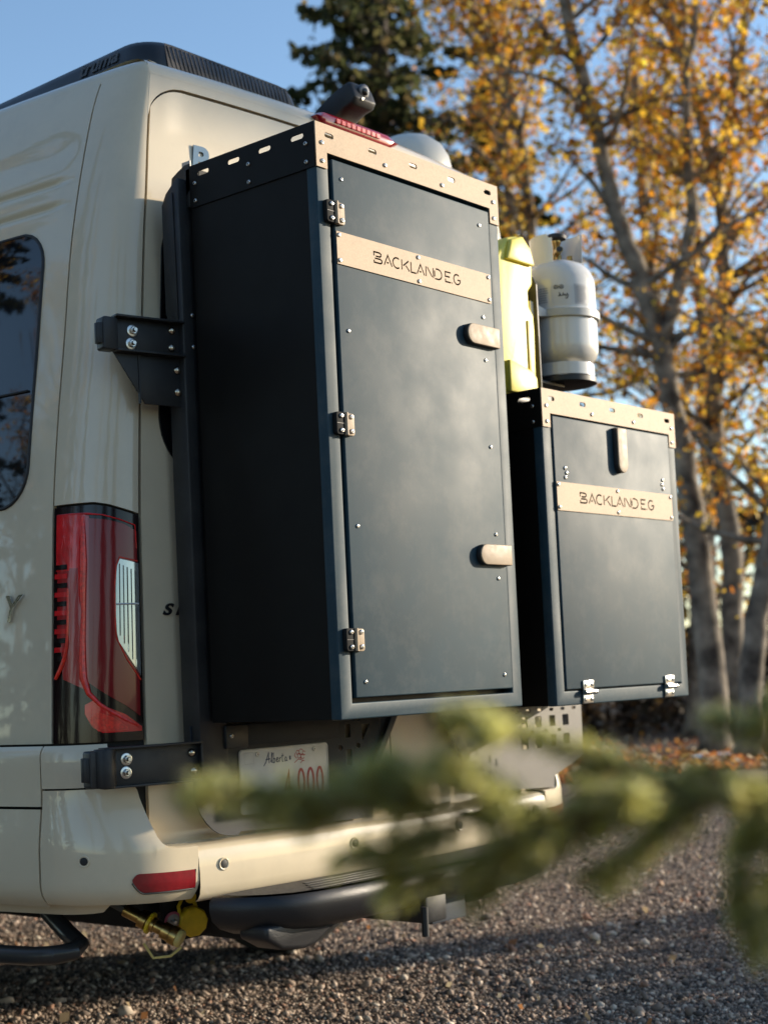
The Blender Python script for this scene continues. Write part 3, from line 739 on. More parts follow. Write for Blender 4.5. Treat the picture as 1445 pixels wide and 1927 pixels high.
def storage_box(x0, z0, W, H, D, label, tall):
    x1, z1 = x0+W, z0+H; zr = z1-.036           # box roof below the raised trim rail
    t = thing('storage_box', (x0+W/2, D/2, z0), label, 'storage box', 'bronze-trimmed black storage boxes')
    # sheet metal body behind the frame
    b = MB()
    b.box(x0+.001, x0+.004, .006, D, z0+.001, zr); b.box(x1-.004, x1-.001, .006, D, z0+.001, zr)
    b.box(x0+.004, x1-.004, .006, D, z0+.001, z0+.004); b.box(x0+.004, x1-.004, .006, D, zr-.003, zr)
    b.box(x0+.004, x1-.004, D-.003, D-.0005, z0+.004, zr-.003)
    b.box(x0+.004, x1-.004, .030, .033, z0+.004, zr-.003)
    b.build('body', POWDER, t, smooth=0)
    # welded front frame
    zb = z0+(.034 if tall else .036)
    zt = z1-.060
    me = curve_mesh('front_frame', [[(x0, z0), (x1, z0), (x1, zr), (x0, zr)], [(x0+FR-.002, zb), (x1-FR+.003, zb), (x1-FR+.003, zt), (x0+FR-.002, zt)]], .028, (0, .028, 0), (1, 0, 0), (0, 0, 1), (0, -1, 0))
    bm = bmesh.new(); bm.from_mesh(me)
    bmesh.ops.dissolve_limit(bm, angle_limit=R(2), verts=bm.verts, edges=bm.edges)
    ed = [e for e in bm.edges if len(e.link_faces) == 2 and e.calc_face_angle(0) > R(40)]
    bmesh.ops.bevel(bm, geom=ed, offset=.0035, segments=3, profile=.5, affect='EDGES', clamp_overlap=True); bm.to_mesh(me); bm.free()
    smooth_angle(me, 50)
    fr = from_mesh('front_frame', me, DOORM, t)
    # door leaf, with dark gasket behind
    dx0, dx1, dz0, dz1 = x0+FR+.0065, x1-FR-.0005, z0+.0445, z1-.0715
    if not tall: dx0, dx1, dz0, dz1 = x0+FR-.0035+.005, x1-FR+.0035-.003, z0+.0395, z1-.066
    door = MB().box(dx0, dx1, -.0035, .020, dz0, dz1).build('door', DOORM, t, bevel=.0028, seg=3)
    MB().box(dx0+.01, dx1-.01, .020, .029, dz0+.01, dz1-.01).build('gasket', RUBBER, door)
    # bronze top trim in front, raised above the roof, with slots
    zl = z1-.0975
    out = [(x0-.001, z1), (x0-.001, zl), (x0+FR-.008, zl), (x0+FR-.008, z1-.0615), (x1-FR+.005, z1-.0615), (x1-FR+.005, zl), (x1, zl), (x1, z1)]
    holes = [slot(x0+.042+(W-.084)*i/4+.0, z1-.0235, .029, .0115) for i in range(5)]
    tr = plate('top_trim', [out]+holes, .0035, (0, -.0005, 0), (1, 0, 0), (0, 0, 1), (0, -1, 0), TAN, t)
    for X in (x0+.017, x1-.021):
        for z in (z1-.0435, z1-.0835): screw((X, -.004, z), (0, -1, 0), tr)
    for k in (.345, .66): screw((x0+W*k, -.004, z1-.0455), (0, -1, 0), tr)
    # side and back rails of the trim (black)
    for X, nx in ((x0, -1), (x1, 1)):
        out = [(0.0, z1), (0.0, zl), (D, zl), (D, z1)]
        hl = [slot(y, z1-.0235, .038, .0115) for y in (.049, .147, .244, .343)]
        sr = plate('side_trim', [out]+hl, .003, (X-nx*.0005, 0, 0), (0, 1, 0), (0, 0, 1), (nx, 0, 0), POWDER, t)
        for y in (.024, .197, .370):
            for z in (z1-.0435, z1-.0835): screw((X+nx*.0025, y, z), (nx, 0, 0), sr, .95)
    plate('rear_trim', [[(x0, z1), (x0, zl), (x1, zl), (x1, z1)]]+[slot(x0+W*(i+1)/6, z1-.0235, .03, .0115) for i in range(5)], .003, (0, D, 0), (1, 0, 0), (0, 0, 1), (0, 1, 0), POWDER, t)
    # name plate
    if tall: nx0, nx1, nz0, nz1, lx, lz, lw = x0+.049, x0+.602, 1.842, 1.913, x0+.170, 1.8665, .311
    else: nx0, nx1, nz0, nz1, lx, lz, lw = x0+.043, x0+.619, 1.354, 1.427, x0+.148, 1.3785, .369
    lh = .0235 if tall else .0255
    npl = plate('name_plate', [[(nx0, nz0), (nx1, nz0), (nx1, nz1), (nx0, nz1)]]+bracket_letters(lx, lz, lh, lw), .0025, (0, -.0040, 0), (1, 0, 0), (0, 0, 1), (0, -1, 0), TAN, t)
    MB().box(nx0+.02, nx1-.02, -.00425, -.0036, nz0+.01, nz1-.01).build('plate_backing', mat('cut_out_black', (.004, .004, .004), 1.0, spec=.05), npl)
    for X in (nx0+.007, (nx0+nx1)/2, nx1-.008):
        for z in (nz0+.008, nz1-.008): screw((X, -.0065, z), (0, -1, 0), npl, .95)
    return t, door
DP = -.0035
def latch(loc, length, width, horizontal, parent, tip):
    """rounded paddle: black base plate, bronze lever standing off it"""
    x, z = loc
    def pts(l, w_, ins):
        r = w_/2-ins; n = 10; P = []
        for i in range(n+1):
            a = R(90+180*i/n); P.append((-l+w_/2+r*math.cos(a), r*math.sin(a)))
        return P+[(-ins, -r), (-ins, r)]
    U, V = ((1, 0, 0), (0, 0, 1)) if horizontal else ((0, 0, 1), (1, 0, 0))
    sg = 1 if horizontal else 1
    base = MB().prism(pts(length, width, .0), (x, DP, z), U, V, (0, -1, 0), .011).build('latch', RUBBER, parent, bevel=.001)
    MB().prism(pts(length, width, .0006), (x, DP-.0115, z), U, V, (0, -1, 0), .0045).build('lever', TANL, base, bevel=.0018, seg=3)
    return base
def leaf_plate(x0, x1, z0, z1, r=.006): return rrect(x0, x1, z0, z1, r)
def hinge(x, z, parent):
    """vertical hinge: black leaf on the frame, bronze leaf on the door, screws"""
    h = .024
    hb = MB().prism(leaf_plate(x-.031, x-.002, z-h, z+h), (0, -.0005, 0), (1, 0, 0), (0, 0, 1), (0, -1, 0), .012).build('hinge', mat('hinge_black', (.012, .013, .014), .75, spec=.2), parent, bevel=.0012)
    MB().box(x-.030, x-.004, -.0131, -.0128, z-.0006, z+.0006).build('knuckle_joint', INK, hb)
    MB().prism(leaf_plate(x-.001, x+.024, z-h-.001, z+h-.001), (0, -.0045, 0), (1, 0, 0), (0, 0, 1), (0, -1, 0), .0095).build('door_leaf', TANL, hb, bevel=.0015)
    MB().tube([(x-.001, -.0125, z-h), (x-.001, -.0125, z+h)], .0052, 12).build('hinge_pin', TANL, hb)
    for dx, y in ((-.0165, -.0127), (.0135, -.0142)):
        for dz in (-.0155, .0155): screw((x+dx, y, z+dz), (0, -1, 0), hb, 1.05)
tallbox, tdoor = storage_box(0.0, .870, .654, 1.272, .388, 'tall black storage box with bronze trim mounted beside the left tail lamp', True)
for z in (1.951, 1.495, 1.037): hinge(.0465, z, tallbox)
latch((.612, 1.755), .127, .049, True, tdoor, 0)
latch((.616, 1.231), .124, .049, True, tdoor, 0)
for X, z in ((.075, 2.031), (.571, 2.029), (.076, 1.700), (.568, 1.804), (.570, 1.700), (.572, 1.491), (.076, 1.279), (.575, 1.281), (.576, 1.176), (.079, .947), (.581, .947)):
    screw((X, DP, z), (0, -1, 0), tdoor, .9)
smallbox, sdoor = storage_box(.800, .862, .663, .799, .388, 'shorter black storage box with bronze trim below the propane tank', False)
# vertical paddle near the top
base = MB().prism([(p[1], -p[0]) for p in [(0, -.023), (.098, -.023)]+[(.098+.023*math.cos(R(a)), .023*math.sin(R(a))) for a in range(-80, 90, 16)]+[(.098, .023), (0, .023)]], (1.148, DP, 1.589), (1, 0, 0), (0, 0, 1), (0, -1, 0), .012).build('latch', RUBBER, sdoor, bevel=.001)
MB().prism([(p[1], -p[0]) for p in [(.0006, -.0225), (.098, -.0225)]+[(.098+.0225*math.cos(R(a)), .0225*math.sin(R(a))) for a in range(-80, 90, 16)]+[(.098, .0225), (.0006, .0225)]], (1.148, DP-.0125, 1.589), (1, 0, 0), (0, 0, 1), (0, -1, 0), .005).build('lever', TANL, base, bevel=.0018, seg=3)
for X, z in ((.888, 1.464), (.894, 1.452), (.888, 1.440), (1.378, 1.466), (1.373, 1.453), (1.378, 1.441)): screw((X, DP, z), (0, -1, 0), sdoor, 1.0)
for X in (.937, 1.348):      # zinc hinges at the foot of the flap
    hg = MB().box(X-.024, X+.024, -.0085, DP, .898, .922).build('hinge', STEEL, smallbox, bevel=.0012)
    MB().tube([(X-.026, -.012, .893), (X+.026, -.012, .893)], .0068, 12).build('hinge_pin', STEEL, hg)
    MB().box(X-.022, X+.022, -.006, -.0008, .864, .889).build('frame_leaf', STEEL, hg, bevel=.0012)
    for dx in (-.015, .015):
        screw((X+dx, -.0085, .911), (0, -1, 0), hg, .9); screw((X+dx, -.006, .874), (0, -1, 0), hg, .9)

# ------------------------------------------------------------------ carrier frame on the rear doors
carr = thing('box_carrier', (.70, .43, .6), 'black steel carrier frame hinged to the van beside the tail lamp', 'carrier rack')
def rail(x0, x1, zb=.742):
    y0, y1 = .402, .458
    prof_ = [(y0, zb), (y1, zb), (y1, 2.068), (y1-.012, 2.088), (y0+.004, 2.118), (y0, 2.110)]
    return MB().prism([(y, z) for y, z in prof_], (x0, 0, 0), (0, 1, 0), (0, 0, 1), (1, 0, 0), x1-x0).build('upright', CARR, carr, bevel=.004, seg=2)
ru = rail(-.026, .060)
MB().prism([(.416, 1.79), (.456, 1.805), (.456, 2.062), (.420, 2.085)], (-.0262, 0, 0), (0, 1, 0), (0, 0, 1), (-1, 0, 0), .003).build('stiffener_plate', CARR, ru, bevel=.001)
for z in (1.99, 1.915, 1.40, 1.30, .95): MB().lathe([(.0045, 0), (.0045, .0006)], (-.0292 if z > 1.8 else -.0262, .437, z), (-1, 0, 0), 12).build('bolt_hole', INK, ru)
for z in (1.80, 1.727): screw((.002, .4015, z), (0, -1, 0), ru, 1.0)
rail(.60, .65, .875); rail(.80, .88, .87); rail(1.40, 1.46, .87)
# tabs joining the tall box
MB().box(.0, .03, .388, .404, 2.05, 2.14).build('top_tab', CARR, carr, bevel=.002)
plate('corner_lug', [[(.40, 2.08), (.455, 2.10), (.45, 2.13), (.43, 2.14), (.405, 2.15), (.39, 2.15), (.39, 2.09)]], .004, (.004, 0, 0), (0, 1, 0), (0, 0, 1), (-1, 0, 0), CARR, carr)
MB().box(.0055, .0075, .392, .42, 2.125, 2.160).build('bare_edge', mat('bare_alloy', (.55, .5, .45), .4, metal=.6), carr)
for z in (.96, 1.2, 1.5, 1.9): MB().box(.06, 1.40, .405, .440, z-.02, z+.02).build('cross_bar', CARR, carr, bevel=.003)

def dome_bolt(loc, nrm, parent, s=1.0):
    b = MB().lathe([(.0095*s, 0), (.0095*s, .0012*s), (.0085*s, .0038*s), (.006*s, .0062*s), (.003*s, .0072*s), (0, .0074*s)], (0, 0, 0), (0, 0, 1), 16, cap=False)
    return b.build('dome_bolt', mat('bolt_warm_steel', (.55, .48, .38), .25, metal=1.0), parent, M=place_dir(loc, nrm))
def stud(loc, nrm, parent):
    w_ = MB().lathe([(.0135, 0), (.0135, .0018), (.0125, .0022), (.004, .0022)], (0, 0, 0), (0, 0, 1), 20).build('washer', STEEL, parent, M=place_dir(loc, nrm))
    MB().lathe([(.0088, .0022), (.0088, .0095), (.0080, .0102)], (0, 0, 0), (0, 0, 1), 6).build('hex_nut', STEEL, w_, smooth=0, M=place_dir(loc, nrm))
    MB().lathe([(.0048, .0102), (.0048, .017), (.0040, .018)], (0, 0, 0), (0, 0, 1), 12).build('stud_end', STEEL, w_, M=place_dir(loc, nrm))
def bracket(z0, z1, xh, xr, yh, yr, studs, domes, gusset):
    """U-channel arm from the hinge block on the pillar to the upright"""
    d = Vector((xr-xh, yr-yh, 0)); L_ = d.length; u = d.normalized(); nv = Vector((u.y, -u.x, 0))
    if nv.y > 0: nv = -nv
    O = Vector((xh, yh, 0))
    b = MB().prism([(0, z0), (L_, z0), (L_, z1), (0, z1)], O, u, (0, 0, 1), nv, .006)
    arm = b.build('hinge_arm', CARR, carr, bevel=.001)
    for zz, s_ in ((z1-.005, 1), (z0, 0)):
        MB().prism([(-.0, 0), (L_, 0), (L_, .005), (-.0, .005)], O+Vector((0, 0, zz)), u, (0, 0, 1), nv, .028).build('arm_flange', CARR, arm, bevel=.001)
    MB().prism([(L_-.004, z0), (L_+.002, z0), (L_+.002, z1), (L_-.004, z1)], O, u, (0, 0, 1), nv, .020).build('arm_end', CARR, arm, bevel=.001)
    MB().box(0, .004, 0, .018, z0+.006, z1-.006)
    for fx, z in studs: stud(O+u*fx+nv*.006+Vector((0, 0, z)), nv, arm)
    for fx, z in domes: dome_bolt(O+u*fx+nv*.006+Vector((0, 0, z)), nv, arm)
    # hinge block with rounded knuckle on the van pillar
    hz0, hz1 = z0+.003, z1-.006
    MB().prism(rrect(-.030, .006, hz0, hz1, .006), O-nv*.016, u, (0, 0, 1), nv, .036).build('hinge_block', CARR, arm, bevel=.003)
    c = O-u*.028+nv*.002
    MB().tube([c+Vector((0, 0, hz0+.014)), c+Vector((0, 0, hz1-.014))], .0135, 14).build('hinge_knuckle', CARR, arm, bevel=.001)
    if gusset:
        MB().prism([(0, z0+.002), (.075, z0-.110), (L_+.004, z0-.112), (L_+.004, z0+.002)], O-nv*.0005, u, (0, 0, 1), nv, .005).build('gusset', CARR, arm, bevel=.001)
        MB().prism([(.060, z0-.110), (.064, z0-.110), (.064, z0+.0), (.060, z0+.0)], O, u, (0, 0, 1), nv, .007).build('gusset_fold', CARR, arm)
        for z in (z0-.028, z0-.078): dome_bolt(O+u*(L_-.014)+nv*.005+Vector((0, 0, z)), nv, arm)
    return arm
bracket(1.700, 1.782, -.186, -.018, .462, .424, [(.048, 1.752), (.044, 1.722)], [(.148, 1.762), (.146, 1.722)], True)
bracket(.745, .833, -.266, -.030, .462, .405, [(.062, .805), (.060, .776)], [(.222, .808), (.226, .768)], False)
# rounded big lower hinge cover
MB().lathe([(.022, 0), (.024, .004), (.024, .078), (.022, .082)], (-.262, .447, .748), (0, 0, 1), 20).build('hinge_cover', CARR, carr)

# lower skirt plate that carries the licence plate
sk = [(-.029, .865), (-.029, .742), (-.024, .740), (-.026, .708), (-.018, .685), (-.007, .664), (.008, .645), (.026, .629), (.045, .618), (.067, .612), (.100, .609), (.108, .612), (.112, .616), (.58, .602), (.585, .70), (.60, .735), (.70, .865)]
hl = [slot(.055, .785, .026, .011), slot(.052, .6755, .022, .009),
      rrect(.488, .508, .808, .842, .003, 2), rrect(.488, .512, .738, .778, .003, 2), slot(.469, .784, .016, .012), slot(.536, .786, .016, .012),
      [(.552, .838), (.582, .838), (.556, .800), (.552, .800)], slot(.535, .853, .02, .009)]
skirt = plate('skirt_plate', [sk]+hl, .004, (0, .432, 0), (1, 0, 0), (0, 0, 1), (0, -1, 0), mat('skirt_black', (.019, .022, .027), .55, spec=.3, vary=.3, vscale=600, bump=.1, bscale=1500), carr)
MB().box(.0175, .0190, .4268, .4282, .75, .862).build('fold_line', INK, skirt)
MB().box(.62, .622, .4268, .4282, .74, .86).build('fold_line', INK, skirt)
mb_ = MB().box(.048, .118, .395, .428, .809, .862).build('mount_block', CARR, carr, bevel=.003)
screw((.064, .395, .838), (0, -1, 0), mb_, 1.0)
MB().box(.118, .44, .404, .4285, .812, .862).build('plate_shelf', mat('skirt_black', (.05, .05, .05)), carr, bevel=.002)
# right-hand perforated plate
pp = [(.965, .700), (1.0, .640), (1.395, .600), (1.565, .700), (1.568, .858), (1.10, .858)]
pp = [(.90, .858), (.905, .83), (1.02, .625), (1.40, .607), (1.405, .64), (1.565, .69), (1.567, .858)]
ph = []
for r_, z in enumerate((.802, .744)):
    for c_ in range(4): ph.append(rrect(1.262+.072*c_-.0165, 1.262+.072*c_+.0165, z-.0165, z+.0165, .003, 2))
for c_ in range(3): ph.append(slot(1.298+.072*c_, .773, .020, .0085))
for c_ in range(6): ph.append(slot(1.225+.060*c_, .836, .022, .0095))
perf = plate('perforated_plate', [pp]+ph, .004, (0, .432, 0), (1, 0, 0), (0, 0, 1), (0, -1, 0), PANEL, carr)
for i, (X, z) in enumerate(((1.03, .735), (1.09, .712), (1.12, .70))): MB().box(X-.004, X+.004, .4268, .4275, z-.010, z+.010).build('slit', INK, perf)
# slanted braces from the skirt up under the boxes
MB().prism([(.66, .865), (.685, .865), (.575, .705), (.555, .705)], (0, .412, 0), (1, 0, 0), (0, 0, 1), (0, 1, 0), .012).build('brace', CARR, carr, bevel=.002)
MB().prism([(.845, .865), (.895, .865), (1.025, .625), (.995, .625)], (0, .405, 0), (1, 0, 0), (0, 0, 1), (0, 1, 0), .012).build('brace', CARR, carr, bevel=.002)
# upper shelf post that carries tank and jug
post = MB().prism([(.16, 1.67), (.38, 1.67), (.38, 2.10), (.30, 2.10), (.17, 2.02), (.16, 2.0)], (1.045, 0, 0), (0, 1, 0), (0, 0, 1), (1, 0, 0), .006).build('tank_post', CARR, carr, bevel=.001)
MB().lathe([(.080, 0), (.094, .002), (.094, .016), (.080, .018)], (1.215, .20, 1.7445), (0, 0, 1), 28).build('tank_tray', CARR, carr)
MB().box(1.05, 1.19, .18, .38, 1.735, 1.7445).build('tray_arm', CARR, carr, bevel=.002)
MB().box(1.06, 1.30, .30, .40, 1.66, 1.745).build('tray_bracket', CARR, carr, bevel=.003)
MB().box(.84, 1.05, .13, .36, 1.655, 1.672).build('jug_tray', CARR, carr, bevel=.003)

# ------------------------------------------------------------------ licence plate
lp = thing('license_plate', (.266, .424, .655), 'white metal license plate with red digits screwed to the dark skirt', 'license plate')
px0, px1, pz0, pz1 = .114, .418, .652, .802
MB().prism(rrect(px0, px1, pz0, pz1, .010, 4), (0, .4275, 0), (1, 0, 0), (0, 0, 1), (0, -1, 0), .003).build('plate', PLATE, lp, bevel=.0008)
rim = rrect(px0+.003, px1-.003, pz0+.003, pz1-.003, .009, 5); MB().tube([(x, .4245, z) for x, z in rim]+[(rim[0][0], .4245, rim[0][1])], .0018, 6, cap=False).build('embossed_rim', PLATE, lp)
YP = .4240
def ink(strokes, w_, m_, name='lettering', y=YP):
    b = MB()
    for st in strokes:
        P = stroke(st, w_); n = len(P)//2
        k = len(b.v); b.v += [(p[0], y, p[1]) for p in P]
        for i in range(n-1): b.f.append((k+i, k+i+1, k+2*n-2-i, k+2*n-1-i))
    me = bpy.data.meshes.new(name); me.from_pydata(b.v, [], b.f); me.update()
    return from_mesh(name, me, m_, lp)
# script 'Alberta'
def sx(pts, x, z, s): return [(x+p[0]*s, z+p[1]*s) for p in pts]
S_ = .0235; bx, bz = .196, .7655
sc1 = [sx([(-.15, -.25), (.2, .15), (.45, .75), (.62, 1.05), (.60, .6), (.64, .0)], bx, bz, S_), sx([(.15, .36), (.45, .40), (.8, .42)], bx, bz, S_),
       sx([(.85, .1), (1.05, .6), (1.15, .95), (1.05, 1.0), (.98, .5), (1.02, .05), (1.12, .05)], bx, bz, S_),
       sx([(1.3, 1.0), (1.25, .5), (1.22, 0), (1.4, 0), (1.52, .2), (1.45, .42), (1.28, .36)], bx, bz, S_),
       sx([(1.66, .2), (1.88, .28), (1.92, .44), (1.78, .48), (1.68, .3), (1.72, .06), (1.92, .04), (2.02, .18)], bx, bz, S_),
       sx([(2.1, .45), (2.12, 0)], bx, bz, S_), sx([(2.12, .25), (2.24, .45), (2.38, .42)], bx, bz, S_),
       sx([(2.58, .85), (2.52, .3), (2.54, .04), (2.68, .04)], bx, bz, S_), sx([(2.38, .58), (2.75, .62)], bx, bz, S_),
       sx([(3.15, .4), (2.98, .45), (2.86, .22), (2.92, .03), (3.06, .08), (3.16, .4), (3.16, .1), (3.28, .02)], bx, bz, S_)]
ink(sc1, .0024, BLUEINK)
ink([[(.2805, .7685), (.2805, .778)], [(.2835, .7685), (.2835, .778)]], .003, BLUEINK)
# wild rose emblem
ro = []
for cx, cz, r_ in ((.321, .784, .0075), (.314, .776, .006), (.326, .774, .006), (.309, .784, .005), (.331, .781, .005)): ro.append(arc(cx, cz, r_, r_, 20, 330, 10))
ro += [[(.296, .760), (.310, .768), (.320, .766), (.332, .762)], [(.306, .770), (.298, .776), (.300, .783)], [(.320, .766), (.318, .774)], [(.318, .758), (.326, .764)]]
ink(ro, .0018, REDINK, 'wild_rose')
# red digits, embossed
dg_ = []
for cx in (.318, .351, .384): dg_.append(arc(cx, .711, .0105, .032, 0, 360, 22))
dg_ += [[(.276, .681), (.276, .741), (.262, .700), (.284, .700)]]
ink(dg_, .0068, REDINK, 'digits')
for x in (.172, .367): 
    s_ = screw((x, .4245, .789), (0, -1, 0), lp, 1.1)
ink([[(.130, .768), (.160, .768), (.160, .794), (.130, .794), (.130, .768)]], .0008, mat('pale_grey_print', (.42, .40, .38), .5), 'sticker_box')

# ------------------------------------------------------------------ propane tank
tk = thing('propane_tank', (1.215, .20, 1.762), 'pale grey propane tank strapped above the shorter storage box', 'propane tank')
cx, cy, z0 = 1.215, .200, 1.764; rr_ = .0925
MB().lathe([(.066, .030), (.078, .030), (.080, .034), (.0805, .0), (.0775, .0), (.0775, .03)], (cx, cy, z0), (0, 0, 1), 40, cap=False).build('foot_ring', TANKM, tk)
prof_ = [(.0, .026), (.045, .028), (.070, .036), (.085, .050), (.0915, .068), (rr_, .085), (rr_, .150), (rr_, .258), (.0905, .275), (.083, .297), (.068, .316), (.045, .328), (.02, .333), (0, .334)]
tb = MB().lathe(prof_, (cx, cy, z0), (0, 0, 1), 48, cap=False).build('tank_body', TANKM, tk, smooth=60)
MB().lathe([(rr_+.0, .173), (rr_+.0035, .175), (rr_+.0035, .181), (rr_, .183)], (cx, cy, z0), (0, 0, 1), 48, cap=False).build('weld_seam', TANKM, tb)
# collar: two curved guards with a gap, valve between
def guard(a0, a1, h0, h1, name='collar'):
    V = []; F = []; n = 14
    for i in range(n+1):
        a = R(a0+(a1-a0)*i/n); c_, s_ = math.cos(a), math.sin(a)
        hh = h1 if 1 < i < n-1 else h1-.012
        for r_, z in ((.064, h0), (.066, hh), (.0635, hh), (.0615, h0)): V.append((cx+c_*r_, cy+s_*r_, z0+z))
    for i in range(n):
        for j in range(4): F.append((i*4+j, (i+1)*4+j, (i+1)*4+(j+1) % 4, i*4+(j+1) % 4))
    F += [(0, 1, 2, 3), tuple(n*4+j for j in (3, 2, 1, 0))]
    me = bpy.data.meshes.new(name); me.from_pydata(V, [], F); smooth_angle(me, 40); return from_mesh(name, me, TANKM, tk)
guard(-62, 75, .305, .415); guard(118, 205, .305, .398)
vz = z0+.33
vl = MB().lathe([(.012, 0), (.012, .02), (.009, .024), (.009, .05), (.012, .054), (.012, .062)], (cx-.005, cy-.005, vz), (0, 0, 1), 14).build('valve', BRASS, tk)
MB().tube([(cx-.03, cy-.03, vz+.028), (cx+.012, cy+.012, vz+.028)], .0095, 10).build('valve_outlet', BRASS, vl)
MB().lathe([(.0075, -.004), (.0075, .001)], (cx-.0305, cy-.0305, vz+.028), (-1, -1, 0), 12).build('outlet_port', INK, vl)
MB().lathe([(.014, .062), (.026, .066), (.027, .074), (.020, .080), (.006, .082)], (cx-.005, cy-.005, vz), (0, 0, 1), 10).build('hand_wheel', RUBBER, vl)
MB().lathe([(.007, 0), (.007, .03)], (cx+.03, cy-.02, vz-.008), (0, 0, 1), 8).build('bleed_valve', BRASS, tk)
# printed labels wrap on the tank
def wrap(name, a0, a1, h0, h1, m_, parent, r_, n=10):
    V = []; F = []
    for i in range(n+1):
        a = R(a0+(a1-a0)*i/n)
        for h in (h0, h1): V.append((cx+math.cos(a)*r_, cy+math.sin(a)*r_, z0+h))
    for i in range(n): F.append((i*2, i*2+2, i*2+3, i*2+1))
    me = bpy.data.meshes.new(name); me.from_pydata(V, [], F); smooth_angle(me, 60); return from_mesh(name, me, m_, parent)
lb = wrap('label', -158, -126, .190, .243, LABELW, tb, rr_+.0006)
wrap('label', -122, -70, .190, .246, mat('grey_label', (.40, .41, .43), .5), tb, rr_+.0006)
for q, (a0, a1, cnt, hA, hB) in enumerate(((-178, -161, 7, .198, .236), (-119, -100, 10, .196, .238), (-97, -74, 10, .196, .238))):
    for i in range(cnt):
        h = hA+(hB-hA)*i/(cnt-1); wrap('print_line', a0, a1-random.uniform(0, 5), h, h+.0016, LABELT, lb if q == 0 else lb, rr_+.0010, 6)
def tpt(a, h, r_): return (cx+math.cos(R(a))*r_, cy+math.sin(R(a))*r_, z0+h)
for ac_ in (-150, -142):
    MB().tube([tpt(ac_+3.2*math.cos(R(t)), .238+.0052*math.sin(R(t)), rr_+.001) for t in range(0, 361, 24)], .0009, 4, cap=False).build('print_symbol', INK, lb)
    MB().tube([tpt(ac_-1.6, .235, rr_+.001), tpt(ac_, .2405, rr_+.001), tpt(ac_+1.6, .236, rr_+.001)], .0009, 4).build('print_symbol', INK, lb)
hw = [[(-147, .212), (-144, .217), (-146, .222)], [(-146, .214), (-142, .213)], [(-141, .213), (-139, .218), (-140, .221)], [(-139, .214), (-135, .217), (-137, .212), (-134, .213)], [(-134, .219), (-132, .214), (-134, .205), (-137, .206)]]
for st in hw: MB().tube([tpt(a, h, rr_+.001) for a, h in st], .0013, 4).build('handwriting', INK, lb)
# strap
st = thing('tank_strap', (1.215, .20, 1.92), 'pale band strapped round the middle of the propane tank', 'strap')
V = []; F = []; n = 40
for i in range(n+1):
    a = R(-205+260*i/n); c_, s_ = math.cos(a), math.sin(a)
    for r_, h in ((rr_+.0045, .156), (rr_+.0075, .158), (rr_+.0075, .178), (rr_+.0045, .180)): V.append((cx+c_*r_, cy+s_*r_, z0+h))
for i in range(n):
    for j in range(4): F.append((i*4+j, (i+1)*4+j, (i+1)*4+(j+1) % 4, i*4+(j+1) % 4))
me = bpy.data.meshes.new('band'); me.from_pydata(V, [], F); smooth_angle(me, 40)
from_mesh('band', me, mat('strap_grey', (.45, .46, .45), .5), st)
MB().prism([(1.052, 1.90), (1.075, 1.915), (1.105, 1.92), (1.125, 1.925), (1.125, 1.940), (1.10, 1.945), (1.052, 1.955)], (0, .175, 0), (1, 0, 0), (0, 0, 1), (0, 1, 0), .02).build('clamp_bracket', TANKM, st, bevel=.002)

tk.scale = (1.12, 1.12, 1.0); st.scale = (1.12, 1.12, 1.0)
# ------------------------------------------------------------------ yellow jug
jg = thing('yellow_fuel_jug', (.92, .24, 1.672), 'yellow plastic water jug squeezed behind the tall box, beside the propane tank', 'water jug')
def hexbar(prof_, y0, y1):
    return MB().prism(prof_, (0, y0, 0), (1, 0, 0), (0, 0, 1), (0, 1, 0), y1-y0)
out = [(.845, 1.675), (.985, 1.675), (.988, 1.69), (.988, 1.725), (1.006, 1.735), (1.010, 1.86), (1.008, 1.905), (.988, 1.925), (.988, 1.965), (1.010, 1.985), (1.012, 2.040), (.992, 2.080), (.955, 2.112), (.905, 2.100), (.872, 2.068), (.845, 2.04)]
jb = hexbar(out, .145, .350).build('jug_body', YJUG, jg, bevel=.010, seg=3)
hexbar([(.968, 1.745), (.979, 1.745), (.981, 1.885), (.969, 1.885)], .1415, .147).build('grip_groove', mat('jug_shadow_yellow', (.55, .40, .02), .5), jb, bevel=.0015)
hexbar([(.86, 1.68), (.984, 1.68), (.984, 1.728), (.965, 1.745), (.86, 1.765)], .128, .147).build('foot_block', YJUG, jb, bevel=.005)
hexbar([(.88, 2.035), (1.006, 2.035), (.99, 2.078), (.955, 2.108), (.90, 2.09)], .132, .147).build('top_block', YJUG, jb, bevel=.006)
MB().lathe([(.022, 0), (.022, .02), (.018, .024)], (.93, .27, 2.095), (0, 0, 1), 16).build('screw_cap', YCAP, jg)

# ------------------------------------------------------------------ rear step on the hitch
stp = thing('hitch_step', (.45, .25, .40), 'black textured bumper step sticking out below the rear bumper', 'step')
pl_ = [(-.020, .40), (-.004, .335), (.03, .285), (.08, .245), (.15, .222), (.26, .210), (.62, .200), (1.0, .21), (1.10, .25), (1.15, .32), (1.17, .40)]
b = MB(); lv2 = [(.480, .022), (.484, .010), (.474, .0), (.455, -.002), (.430, .006), (.410, .028), (.394, .07)]
cxm, cym = .545, .40
def inset(p, k): 
    d = Vector((p[0]-cxm, (p[1]-cym)*2.6)); d.normalize(); return (p[0]-d.x*k, p[1]-d.y*k if p[1] < .399 else p[1])
for z, k in lv2: b.v += [(*inset(p, k), z-(.012 if p[0] < .5 else 0)*0) for p in pl_]
npz = len(pl_)
for j in range(len(lv2)-1):
    for i in range(npz-1): b.f.append((j*npz+i, j*npz+i+1, (j+1)*npz+i+1, (j+1)*npz+i))
b.f.append(tuple(range(npz))); b.f.append(tuple((len(lv2)-1)*npz+i for i in range(npz)))
b.build('step_shell', STEPM, stp, smooth=55)
tread = [inset(p, .030) for p in pl_]
